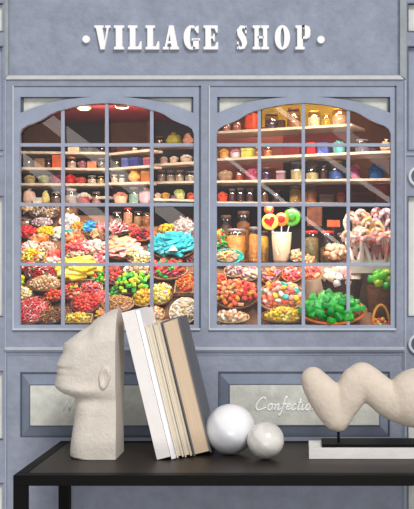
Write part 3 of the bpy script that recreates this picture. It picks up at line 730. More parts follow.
HEAPS = [
 # ---- left window, third row, first pane
 (47, 214, 13, 7.5, [(120, 104, 92), (230, 220, 210), (84, 66, 54), tan], 'ball', 2.6, 'speckled nuts', BK),
 (28, 211, 8, 4, [tan, gold, cream], 'slab', 4, 'golden wrapped bars', TRD),
 (43, 226, 10, 3.6, [(222, 206, 214), mauve, white], 'ball', 2.6, 'mauve and white pebbles', BKD),
 (29, 235, 9, 5.2, [red, (240, 50, 50)], 'rock', 4.5, 'bright red lumps', BKD),
 (46, 234.5, 8.5, 5, [yellow, (240, 200, 10)], 'rock', 4, 'bright yellow lumps', BKD),
 (57, 233, 6, 7, [white, cream], 'rock', 5, 'white meringue lumps', None),
 (40, 243, 9, 4, [peach, tan, orange], 'slab', 4, 'caramel slabs', BK),
 (23, 248, 5, 6, [pink, coral], 'rock', 4, 'pink sugared lumps', None),
 (32, 248, 7, 5, [white, (226, 236, 214), lpink], 'ball', 3.4, 'white jellied balls', BW),
 (47, 250, 8, 4.5, [cream, lpink, peach], 'chunk', 4, 'cream and pink fudge pieces', BKT),
 (55, 255.5, 7, 4, [red, coral], 'slab', 4, 'red liquorice pieces', None),
 (32, 259, 12.5, 6, [yellow, white, lyel, coral], 'chunk', 4, 'yellow and white chews', TR),
 (53, 262, 8, 4, [white, lpink, cream], 'rock', 4, 'pale nougat pieces', None),
 # second pane
 (70, 223, 8, 5, [white, (236, 220, 232)], 'rock', 5, 'white meringue pieces', BW),
 (79, 229, 6.5, 4, [orange, gold, yellow], 'chunk', 3.4, 'orange and gold toffees', BK),
 (67, 230.5, 5, 3, [lpink, white], 'ball', 3.2, 'pale pink balls', None),
 (90, 229, 6.8, 5.2, [blue, (70, 190, 230), (20, 120, 200)], 'chunk', 4, 'sky blue chews', TR),
 (101, 230.5, 5.6, 5, [pink, coral, lpink], 'rock', 4, 'rose pink lumps', TR),
 (70, 236, 7, 3.8, [(120, 200, 170), teal, cream], 'chunk', 3.6, 'mint green chews', BTEAL),
 (75, 242.5, 8.5, 5, [peach, coral, orange], 'slab', 4.4, 'peach slices', BKT),
 (97, 239, 8, 4, [tan, brown], 'slab', 5, 'brown fudge bars', TRD),
 (67, 251.5, 5.5, 4, [coral, red], 'disc', 5, 'coral discs', BK),
 (82, 250, 9, 6.5, [coral, pink, lpink], 'chunk', 5.4, 'coral pink fudge chunks', BKT),
 (97, 250, 9, 6, [cream, white, lpink], 'chunk', 5.4, 'cream fudge chunks', BKT),
 (77, 261.5, 10.5, 4.5, [(90, 180, 140), tan, cream, lpink], 'worm', 4, 'green and tan twists', BKD),
 (101, 260, 6, 5, [pink, lpink], 'chunk', 4.6, 'pink fudge cubes', TR),
 # third pane
 (118, 232, 9.4, 5.8, [lpink, pink, white], 'stick', 3.4, 'pink and white sugar sticks', BKD, dict(indiv=True, dens=0.75)),
 (132.5, 231, 5.5, 4, [pink, coral, dred], 'ring', 4.6, 'pink jelly rings', BKT),
 (142, 238, 9.5, 5, [dred, red, (90, 10, 30)], 'ball', 3.4, 'dark red berries', BKO),
 (123, 253, 15, 8.5, [lpink, peach, (240, 170, 160)], 'slab', 5.4, 'pale pink wafer', BK, dict(indiv=True)),
 (141, 260.5, 11, 5, [cream, lyel, white], 'rock', 4, 'cream popcorn', BKT),
 (112, 243, 6, 4, [(150, 120, 110), tan], 'slab', 5, 'grey-brown nougat bars', TRD),
 # fourth pane
 (167, 231.5, 7.5, 5, [yellow, gold, (160, 130, 20)], 'rock', 3.6, 'mustard yellow flakes', BK),
 (156, 239, 6, 5, [brown, dbrown, orange], 'ball', 3, 'chocolate balls', BKD),
 (184, 229, 9.5, 9, [(200, 176, 170), (224, 206, 200), (160, 130, 124)], 'wrap', 4, 'clear wrapped sweets', BKD),
 (173.5, 250.5, 18.5, 11, [teal, (10, 150, 170), (60, 200, 214)], 'slab', 6, 'teal chewy strip', BK, dict(indiv=True)),
 (190.5, 258, 5.5, 5, [dred, brown], 'stick', 3, 'dark red liquorice sticks', BK),
 (153, 261.5, 5, 4, [tan, peach], 'chunk', 4, 'tan caramels', None),
 # ---- left window, bottom row
 (31, 270, 9, 4, [red, white, coral], 'disc', 3.8, 'red and white mint discs', TRD),
 (22.5, 280, 4.5, 6, [lime, yellow], 'ball', 6, 'large lime ball', None, dict(indiv=True, dens=0.9)),
 (44, 276, 14.5, 6.6, [red, green, white, coral, dred], 'worm', 3.6, 'red and green jelly worms', BKD),
 (46, 287.5, 14.5, 6.4, [tan, cream, (230, 190, 140)], 'ball', 3.2, 'tan peanuts', BK),
 (24, 296, 8, 7.4, [cream, white, lyel], 'ball', 4, 'cream balls', BKD),
 (54.5, 298, 8, 5, [red, coral, orange], 'rock', 4.2, 'scarlet jelly lumps', BKD),
 (33, 312.5, 15, 11.5, [pink, coral, red, lpink], 'worm', 3.8, 'pink and red sour laces', BK),
 (50, 319, 12, 6.5, [brown, tan, (160, 100, 50)], 'stick', 3, 'brown cinnamon sticks', BKD),
 (79, 275, 15, 8, [yellow, (250, 226, 60), lyel], 'slab', 9, 'bright yellow slab', TR, dict(indiv=True, dens=2.0)),
 (100.5, 280.5, 8.5, 6, [green, red, lime, brown], 'ball', 4.4, 'green and red balls', BK),
 (71, 293, 8.8, 7, [red, coral, tan, lime], 'disc', 4.6, 'red strawberry discs', BKD),
 (92, 291, 9, 5, [pink, coral, lpink], 'worm', 4, 'rose pink laces', BKT),
 (87, 304.5, 12, 9, [red, (240, 66, 40), coral], 'chunk', 3.8, 'tomato red gummies', BK),
 (102, 300, 7, 8, [pink, coral], 'chunk', 4, 'salmon pink chews', BKT),
 (102, 314, 6, 4.6, [yellow, orange, peach], 'slab', 4, 'yellow and orange slices', None),
 (78, 322.5, 12, 3.4, [yellow, lyel, gold], 'chunk', 4, 'lemon yellow drops', TR),
 (67, 316, 5.5, 6, [brown, (150, 80, 40)], 'rock', 3.6, 'brown fudge crumbs', BKD),
 (113.5, 276, 8, 8, [red, brown, coral], 'rock', 3.6, 'red and brown pralines', BK),
 (139, 272.5, 11.5, 5, [cream, white, tan], 'chunk', 4, 'white nougat cubes', BW),
 (133, 287, 14.5, 9, [green, lime, yellow, (90, 220, 60)], 'chunk', 5.4, 'green and yellow jelly', BKD, dict(indiv=True, dens=0.8)),
 (117, 293, 6, 6.5, [green, lime, dgreen], 'chunk', 4, 'leaf green gums', BKD),
 (144, 299, 9, 7.5, [yellow, gold], 'chunk', 5, 'golden yellow gums', BKT),
 (119, 307, 12.5, 6.5, [peach, tan, gold], 'stick', 3.8, 'honeycomb sticks', BKT),
 (168, 274, 16, 8, [pink, red, coral, green], 'slab', 5.6, 'pink melon slices', BKT),
 (186.5, 284, 8.5, 10, [orange, coral, red, gold], 'chunk', 3.6, 'orange red gummies', TR),
 (161.5, 295, 9.5, 9.5, [lyel, yellow, cream], 'rock', 4.6, 'pale yellow fudge', BK),
 (184, 312, 11, 12, [cream, white, (236, 214, 176)], 'rock', 5, 'caramel popcorn', BW),
 (156, 316, 7, 6, [cream, peach], 'rock', 4.4, 'pale praline lumps', BKT),
 # ---- right window, third row
 (220, 234, 5, 6, [green, lime, red, pink], 'chunk', 4, 'green and red gums', None),
 (221, 245, 7, 6, [dgreen, red, brown, green], 'chunk', 4.4, 'dark green gums', BKD),
 (227.5, 259.5, 10, 5, [peach, lpink, tan, lyel], 'worm', 4, 'pastel twists', BTEAL, dict(vr=1.3, dens=.8)),
 (297, 257, 6, 6, [cream, tan, peach], 'rock', 4.6, 'cream fudge lumps', BKD),
 (309, 260, 5, 4, [peach, tan], 'rock', 4, 'peach coconut lumps', None),
 (336, 255.5, 10.5, 6.6, [peach, (232, 190, 160), cream], 'rock', 6.4, 'pale coconut cookies', BK),
 # bottom row
 (220, 280, 5, 8, [(240, 70, 30), red, orange], 'ball', 3, 'orange red pearls', BKT),
 (234, 273, 7.8, 5.2, [mauve, cream, (226, 200, 190)], 'wrap', 4, 'mauve wrapped sweets', BKT),
 (249.5, 275, 7.6, 6.2, [mauve, (170, 120, 130), cream], 'slab', 5, 'plum coloured bars', BKT),
 (235, 285, 8, 4, [white, (230, 224, 220)], 'rock', 4, 'white sugar crystals', None),
 (236.5, 298, 18.6, 12, [orange, coral, peach, gold, red], 'chunk', 5.6, 'orange and peach jelly', BK, dict(indiv=True, dens=0.85)),
 (232, 321.5, 14, 4.6, [cream, peach, white], 'chunk', 5, 'cream toffee pieces', BKT),
 (270, 277, 7.8, 7, [brown, mauve, tan, orange], 'slab', 4.6, 'plum and toffee pieces', BKO),
 (292, 276, 8.2, 6.6, [pink, lpink, coral], 'chunk', 4.2, 'rose pink gums', BKO),
 (281, 300.5, 19, 12, [white, yellow, orange, coral, gold, (60, 200, 180), lpink], 'disc', 6.4, 'multicoloured jelly disc', BKT, dict(indiv=True, dens=0.9)),
 (284, 321.5, 18, 5, [yellow, gold, lyel], 'chunk', 4.6, 'bright yellow gums', BK),
 (310.5, 275, 8.5, 5.6, [pink, coral, peach, orange], 'slab', 4.4, 'pink and peach slices', BKO),
]
for h in HEAPS:
    kw = h[9] if len(h) > 9 else {}
    heap(*h[:9], **kw)
# upright tubs and the green basket in the right window
Ptub, stb = heap(342, 276, 18.5, 8, [white, cream, lpink], 'marsh', 8.4, 'white marshmallow', ('round', WICKERD, 'dark wooden tub'), up=0.16, indiv=True, dome=0.018, lift=0.064, dens=1.6)
heap(382, 281, 13.5, 11, [lime, green, (110, 220, 50)], 'rock', 9, 'lime green chew', ('round', WICKER, 'brown wooden tub'), up=0.12, indiv=True, dome=0.026, lift=0.1385, dens=1.5)
heap(332, 317, 26, 11, [green, (30, 150, 60), (70, 190, 90)], 'chunk', 10, 'green sugared jelly', BKO, indiv=True, dens=1.6)
heap(381, 321, 10, 6, [red, yellow, dred, lime], 'ball', 5, 'red and yellow fruit drops', ('round', WICKERO, 'small handled basket'), up=0.05, lift=0.02, dome=0.008)
def arc_handle(px, py0, rx, ry, y, name_lab):
    pass
hb = [o for o in bpy.data.objects if o.get('label', '').startswith('small handled basket')][0]
bm = bmesh.new(); rr = 8.3 * S(0.05)
add_tube(bm, [(rr * math.cos(t), 0.0, 19 * S(.05) * math.sin(t)) for t in [PI * k / 16 for k in range(17)]], 0.0028, 8)
bm_obj('handle', bm, mat('golden_cane', (226, 162, 50), .5), hb, True)

# ---- sloped display stands and blocks
def wedge(name, px0, px1, py0, py1, label, drop=0.0):
    a = board_frame(px0, py0); b = board_frame(px0, py1)
    x0, x1 = X(px0, 0.25), X(px1, 0.25)
    n = TILT @ Vector((0, 0, 1)); a = a - n * (0.0015 + drop); b = b - n * (0.0015 + drop)
    bm = bmesh.new()
    vs = [[bm.verts.new((x, p[0], p[1])) for p in ((a.y, ZF + .0005), (b.y, ZF + .0005), (b.y, b.z), (a.y, a.z))] for x in (x0, x1)]
    bm.faces.new(vs[0][::-1]); bm.faces.new(vs[1])
    for k in range(4): bm.faces.new((vs[0][k], vs[0][(k + 1) % 4], vs[1][(k + 1) % 4], vs[1][k]))
    bmesh.ops.recalc_face_normals(bm, faces=bm.faces)
    o = bm_obj(name, bm, STANDM)
    return tag(o, label, 'display stand')
wedge('display_stand', 2, 63.5, 327, 203, 'sloping cloth-covered stand under the sweets behind first pane column of left window')
wedge('display_stand', 64, 105.6, 327, 215, 'sloping cloth-covered stand under the sweets behind second pane column of left window')
wedge('display_stand', 106, 199, 327, 226, 'sloping cloth-covered stand under the sweets in right half of left window')
YL2 = board_frame(150, 226).y + .003; LEDGE_L = board_frame(150, 226).z - .004
bm = bmesh.new(); add_box(bm, X(106, .25), X(199, .25), YL2, .395, ZF + .0005, LEDGE_L)
tag(bm_obj('display_block', bm, STANDM), 'flat brown ledge behind the teal chewy strips in left window', 'display stand')
wedge('display_stand', 212, 304, 327, 266, 'sloping cloth-covered stand under the sweets in left half of right window')
YW = board_frame(258, 266).y + .003
LEDGE_Z = Z(263, .22)
bm = bmesh.new(); add_box(bm, X(213, .22), X(303.5, .22), YW, .425, ZF + .0005, LEDGE_Z)
tag(bm_obj('display_block', bm, STANDM), 'flat brown ledge under the sweet jars and lollipop vase in right window', 'display stand')
bm = bmesh.new()
add_box(bm, X(304.5, .25), X(400, .25), 0.205, 0.425, ZF + .0005, LEDGE_Z)
tag(bm_obj('display_block', bm, mat('cream_cloth', (196, 170, 146), .85, var=.15), None), 'pale block behind the tall tubs in right window', 'display stand')
bm = bmesh.new()
add_box(bm, X(306, .15), X(366, .15), 0.10, 0.198, ZF + .0005, Z(280, .16) - .064 + 0.0)
tag(bm_obj('display_block', bm, mat('cream_cloth', (206, 186, 164), .85), None), 'low pale block under the marshmallow tub in right window', 'display stand')
wedge('display_stand', 302.2, 366, 329, 312, 'short sloping stand under the green jelly basket')
# price card
P = board_frame(174.5, 262.5)
bm = bmesh.new(); w, hh = 4.6 * S(P.y), 6 * S(P.y)
q = [bm.verts.new(v) for v in ((-w, 0, 0), (w, 0, 0), (w * .1, 0, hh), (-w, 0.03, 0), (w, 0.03, 0), (w * .1, 0.006, hh))]
bm.faces.new(q[:3]); bm.faces.new((q[5], q[4], q[3])); bm.faces.new((q[0], q[2], q[5], q[3])); bm.faces.new((q[1], q[4], q[5], q[2])); bm.faces.new((q[0], q[3], q[4], q[1]))
n = TILT @ Vector((0, 0, 1))
o = bm_obj('price_card', bm, LETTER); o.location = P + n * 0.034 - Vector((0, 0.02, 0)); tag(o, 'blank white folded card in front of the teal chewy strips', 'card')

# ---- lollipops in a glass vase
yv = 0.24
bm = bmesh.new(); r1 = 10.2 * S(yv); hv = 30 * S(yv)
vase = empty('glass_vase', (X(281.5, yv), yv, LEDGE_Z + .0006), 'beige frosted glass vase holding the big lollipops', 'vase')
add_lathe(bm, [(r1 * .72, 0), (r1 * .8, hv * .1), (r1, hv), (r1 * .93, hv), (r1 * .72, hv * .12), (r1 * .1, hv * .1)], 28, cap=True)
bm_obj('vase_body', bm, mat('frosted_beige_glass', (206, 180, 150), .25, var=.1, vscale=30), vase, True)
bm = bmesh.new(); add_tube(bm, [(r1 * .97 * math.cos(2 * PI * k / 28), r1 * .97 * math.sin(2 * PI * k / 28), hv) for k in range(28)], .0014, 6, True)
bm_obj('rim', bm, mat('rim_glass', (230, 220, 206), .2), vase, True)
def lolly(px, py, r, rgb, rgb2, lab, heart=False, dy=0.0, tilt=0.0):
    y = yv + dy
    root = empty('lollipop', (X(px, y), y, Z(py, y)), lab, 'lollipop', None, (math.radians(-8), math.radians(tilt), 0))
    R = r * S(y)
    bm = bmesh.new(); Mx = Matrix.Rotation(PI / 2, 4, 'X')
    add_lathe(bm, [(R * .86, -.004), (R, -.002), (R, .002), (R * .86, .004)], 28, Mx); bm_obj('disc', bm, mat('lolly_' + lab[:12], rgb, .25, coat=.3), root, True)
    bm = bmesh.new()
    if heart:
        pts = [(0.0, -.62), (.3, -.3), (.58, .05), (.6, .34), (.4, .52), (.16, .46), (0, .24), (-.16, .46), (-.4, .52), (-.6, .34), (-.58, .05), (-.3, -.3)]
        f = [bm.verts.new((a * R * 1.05, -.006, b * R * 1.05)) for a, b in pts]; bk = [bm.verts.new((a * R * 1.05, -.003, b * R * 1.05)) for a, b in pts]
        bm.faces.new(f)
        for k in range(len(pts)): bm.faces.new((f[k], f[(k + 1) % len(pts)], bk[(k + 1) % len(pts)], bk[k]))
        bm_obj('heart', bm, mat('lolly_heart', rgb2, .25, coat=.3), root)
    else:
        add_lathe(bm, [(R * .55, -.0015), (R * .5, .0055), (R * .2, .0065)], 24, Mx); bm_obj('centre', bm, mat('lolly2_' + lab[:12], rgb2, .25, coat=.3), root, True)
    bm = bmesh.new(); add_tube(bm, [(0, 0, -R * .9), (0, 0, -R - 26 * S(y))], .0012, 6); bm_obj('stick', bm, LETTER, root)
lolly(270, 222, 8.4, (246, 206, 90), (224, 24, 24), 'round yellow lollipop with a red heart, standing in the vase', True, -.008, -14)
lolly(281.5, 219.5, 7, (246, 130, 30), (222, 30, 20), 'orange lollipop with a red centre, middle of the vase', False, -.002, 0)
lolly(291.5, 217.5, 9, (84, 170, 40), (60, 140, 30), 'large green lollipop, in the vase beside the orange one', False, 0.004, 15)
lolly(269, 209.5, 5, (226, 90, 60), (236, 190, 90), 'small coral lollipop above the yellow heart one', False, 0.012, -12)

# ---- candy canes
rgc = random.Random(8)
cane_cols = [(236, 190, 160), (230, 120, 110), (226, 190, 70), (226, 90, 70), (190, 150, 180), (230, 150, 90), (190, 80, 100)]
cane_meshes = []
for ci in cane_cols:
    b = bmesh.new(); pts = [(0, 0, 0), (0, 0, .03), (0, 0, .055)] + [(.011 - .011 * math.cos(t), 0, .055 + .011 * math.sin(t)) for t in [PI * k / 8 for k in range(1, 9)]] + [(.022, 0, .047)]
    add_tube(b, pts, .0052, 8)
    V, Fc = unit(b)
    C = np.array([np.array(lin(ci)) if (int(v[2] * 170 + math.atan2(v[1], v[0] + 1e-6) * .32) % 2) else np.array(lin((250, 240, 230))) for v in V])
    cane_meshes.append(tone_mesh('candy_cane', V, Fc, C))
for i in range(36):
    y = 0.15 + 0.05 * rgc.random()
    px = 353 + 36 * (i % 9) / 8 + rgc.uniform(-1, 1); py = (262 - 9 * (i // 9)) + rgc.uniform(-2, 2) + 4
    o = bpy.data.objects.new('candy_cane', cane_meshes[rgc.randrange(len(cane_meshes))]); COL.objects.link(o)
    y = 0.14 + 0.034 * (i // 9)
    o.location = (X(px, y), y, Z(py, y)); o.rotation_euler = (rgc.uniform(-.3, .3), rgc.uniform(-.45, .45), rgc.choice((0, PI)) + rgc.uniform(-.7, .7))
    o.scale = (1, 1, 1)
    tag(o, 'pastel striped candy cane bunched behind the lime green tub', 'candy cane', 'candy canes bunched in right window')
# a glass holder for the canes
t = empty('cane_holder', (X(371, .17), .17, Z(273, .17)), 'clear box holding the candy canes in right window', 'holder')
bm = bmesh.new(); add_box(bm, -21 * S(.17), 21 * S(.17), -.035, .06, 0, .03); bm_obj('holder_body', bm, mat('clear_plastic', (205, 190, 180), .3), t)

# ================================================================== SHELVING AND SHELF GOODS
class Shelf: pass
def shelf_board(unit, px0, py0, px1, py1, y0, dep=0.10):
    z = Z(py0, y0); D0 = DW + y0
    D1 = (z - CZ) * F / (VY - py1); y1 = D1 - DW
    a = Vector((X(px0, y0), y0, z)); b = Vector((X(px1, y1), y1, z))
    yaw = math.atan2(b.y - a.y, b.x - a.x); L = (b - a).length
    bm = bmesh.new(); add_box(bm, 0, L, 0.0, dep, -0.0062, 0.0, bev=0.0006)
    o = bm_obj('shelf_board', bm, SHELFM, unit); o.matrix_world = Matrix.Translation(a) @ Matrix.Rotation(yaw, 4, 'Z')
    s = Shelf(); s.a, s.b, s.yaw, s.z, s.px0, s.px1 = a, b, yaw, z, px0, px1
    return s
def on_shelf(s, px):
    # intersect the view ray's plan line with the shelf front line
    k = (px - VX) / F
    d = s.b - s.a
    # a.x + t d.x = k (DW + a.y + t d.y)
    t = (k * (DW + s.a.y) - s.a.x) / (d.x - k * d.y)
    p = s.a + d * t
    return p
def unit_root(px, lab):
    return empty('shelving_unit', (X(px, .45), .45, Z(205, .45)), lab, 'shelves')
uA = unit_root(63, 'pale wooden wall shelves behind first and second panes of left window')
uB = unit_root(129, 'pale wooden wall shelves behind third pane of left window')
uC = unit_root(173, 'pale wooden wall shelves behind fourth pane of left window')
uR = unit_root(303, 'long pale wooden wall shelves across right window')
def wshelf(u, *a, **k):
    s = shelf_board(u, *a, **k); o = [c for c in u.children][-1]; return s
# parents sit at an offset, so matrices are set in world space after linking
bpy.context.view_layer.update()
SH = {}
SH['A1'] = shelf_board(uA, 14, 151, 107.5, 152, .43); SH['A2'] = shelf_board(uA, 14, 167, 107.5, 168, .43); SH['A3'] = shelf_board(uA, 14, 183, 107.5, 183.4, .43); SH['A4'] = shelf_board(uA, 14, 203.5, 107.5, 203.5, .43)
SH['A0'] = shelf_board(uA, 80, 197, 107.5, 196, .46, dep=.05)
SH['B1'] = shelf_board(uB, 108, 153, 148.6, 149, .43, dep=.05); SH['B2'] = shelf_board(uB, 108, 168, 148.6, 165, .43, dep=.05); SH['B3'] = shelf_board(uB, 108, 182.5, 148.6, 181.5, .40, dep=.05); SH['B4'] = shelf_board(uB, 108, 203.6, 148.6, 203.6, .40, dep=.05)
SH['C0'] = shelf_board(uC, 153, 145, 199, 144, .43, dep=.05); SH['C1'] = shelf_board(uC, 151.5, 164, 199, 161, .43, dep=.05); SH['C2'] = shelf_board(uC, 151.5, 181.5, 199, 180.5, .45, dep=.05); SH['C3'] = shelf_board(uC, 151.5, 198, 199, 199.5, .40, dep=.05)
SH['R1'] = shelf_board(uR, 213, 131.5, 352, 123.5, .43); SH['R2'] = shelf_board(uR, 213, 158.5, 396, 150, .44); SH['R3'] = shelf_board(uR, 213, 180.5, 396, 178, .43); SH['R4'] = shelf_board(uR, 213, 201.5, 396, 203, .43)
for u, xs_ in ((uA, (13.5, 108)), (uB, (150.2,)), (uC, (199.5,)), (uR, (212.5, 397))):
    for px in xs_:
        bm = bmesh.new(); add_box(bm, X(px, .53) - .003, X(px, .53) + .003, 0.50, YB - .006, Z(206, .53), Z(122 if u is not uR else 124, .53))
        o = bm_obj('upright', bm, BROWNM, u); o.matrix_world = Matrix.Identity(4)

def goods(sh, kind, px, w, h, rgb, core, rgb2=None, fill=0.6):
    s = SH[sh]; p = on_shelf(s, px); sc = (DW + p.y) / F
    W, Hh = w * sc, h * sc
    dpt = min(W, 0.05)
    c = p + Matrix.Rotation(s.yaw, 3, 'Z') @ Vector((0, 0.006 + dpt / 2, 0.0004))
    loc = where(px, VY - (s.z - CZ) * F / (DW + p.y) - 2)
    nm = {'box': 'sweet_box', 'jar': 'sweet_jar', 'tub': 'sweet_tub', 'bag': 'sweet_bag'}[kind]
    root = empty(nm, c, '%s on shelf, %s' % (core, loc), nm.split('_')[1], None, (0, 0, s.yaw))
    m1 = mat('goods_%d_%d_%d' % rgb, rgb, .45, var=.22, vscale=70)
    m2 = mat('goods_%d_%d_%d' % rgb2, rgb2, .45, var=.15, vscale=70) if rgb2 else SHELFM
    if kind == 'box':
        bm = bmesh.new(); add_box(bm, -W / 2, W / 2, -dpt / 2, dpt / 2, 0, Hh * .78, bev=min(W, Hh) * .06); bm_obj('box_body', bm, m1, root)
        bm = bmesh.new(); add_box(bm, -W / 2 * 1.03, W / 2 * 1.03, -dpt / 2 * 1.03, dpt / 2 * 1.03, Hh * .78, Hh, bev=min(W, Hh) * .05); bm_obj('lid', bm, m2 if rgb2 else m1, root)
    elif kind == 'tub':
        bm = bmesh.new(); Mz = Matrix.Diagonal((1, dpt / W, 1, 1))
        hh = Hh * .62
        add_lathe(bm, [(W * .40, 0), (W * .43, hh * .1), (W * .5, hh), (W * .46, hh), (W * .4, hh * .6)], 20, Mz); bm_obj('tub_body', bm, m2, root, True)
        rg = random.Random(int(px * 7 + h)); V0, F0 = UN['chunk']; VV, FF, CC = [], [], []; nb = 0
        for (x, y, z) in spots(W * .46, dpt / W, Hh * .3, W * .16, rg):
            Rm = np.array(Euler((rg.uniform(-1, 1), rg.uniform(-1, 1), rg.uniform(0, 6))).to_matrix())
            VV.append(V0 @ Rm.T * W * .2 + np.array((x, y, hh + z))); FF += [[i + nb for i in f] for f in F0]; nb += len(V0)
            CC.append(np.tile(np.clip(np.array(lin(rgb)) * rg.uniform(.75, 1.15), 0, 1), (len(V0), 1)))
        o = bpy.data.objects.new('sweets', tone_mesh('sweets', np.concatenate(VV), FF, np.concatenate(CC))); COL.objects.link(o); o.parent = root; o['kind'] = 'stuff'
    elif kind == 'bag':
        b = bmesh.new(); bmesh.ops.create_icosphere(b, subdivisions=3, radius=.5); r = random.Random(int(px))
        ph = [r.uniform(0, 6) for _ in range(4)]
        for v in b.verts:
            k = 1 + .12 * math.sin(7 * v.co.x + ph[0]) + .1 * math.sin(9 * v.co.z + ph[1]) + .08 * math.sin(11 * v.co.y + ph[2])
            v.co = Vector((v.co.x * W * k, v.co.y * dpt * k, max(-.46, v.co.z) * Hh * k + Hh * .46))
        bm_obj('bag_body', b, m1, root, True)
        b = bmesh.new(); add_lathe(b, [(W * .1, Hh * .88), (W * .07, Hh * .95), (W * .2, Hh * 1.08)], 12); bm_obj('bag_neck', b, m2, root, True)
    else:
        r = W / 2; Mz = Matrix.Diagonal((1, dpt / W, 1, 1)); fh = Hh * fill
        bm = bmesh.new(); add_lathe(bm, [(r * .9, 0.0008), (r * .95, fh * .1), (r * .95, fh * .92), (r * .6, fh)], 20, Mz); o = bm_obj('sweets', bm, m1, root, True); o['kind'] = 'stuff'
        bm = bmesh.new(); add_lathe(bm, [(r * .92, 0), (r, Hh * .06), (r, Hh * .82), (r * .8, Hh * .9)], 20, Mz, cap=False); bm_obj('jar_body', bm, JARGLASS, root, True)
        bm = bmesh.new(); add_lathe(bm, [(r * .84, Hh * .88), (r * .84, Hh * .99), (r * .7, Hh)], 20, Mz); bm_obj('lid', bm, m2, root, True)

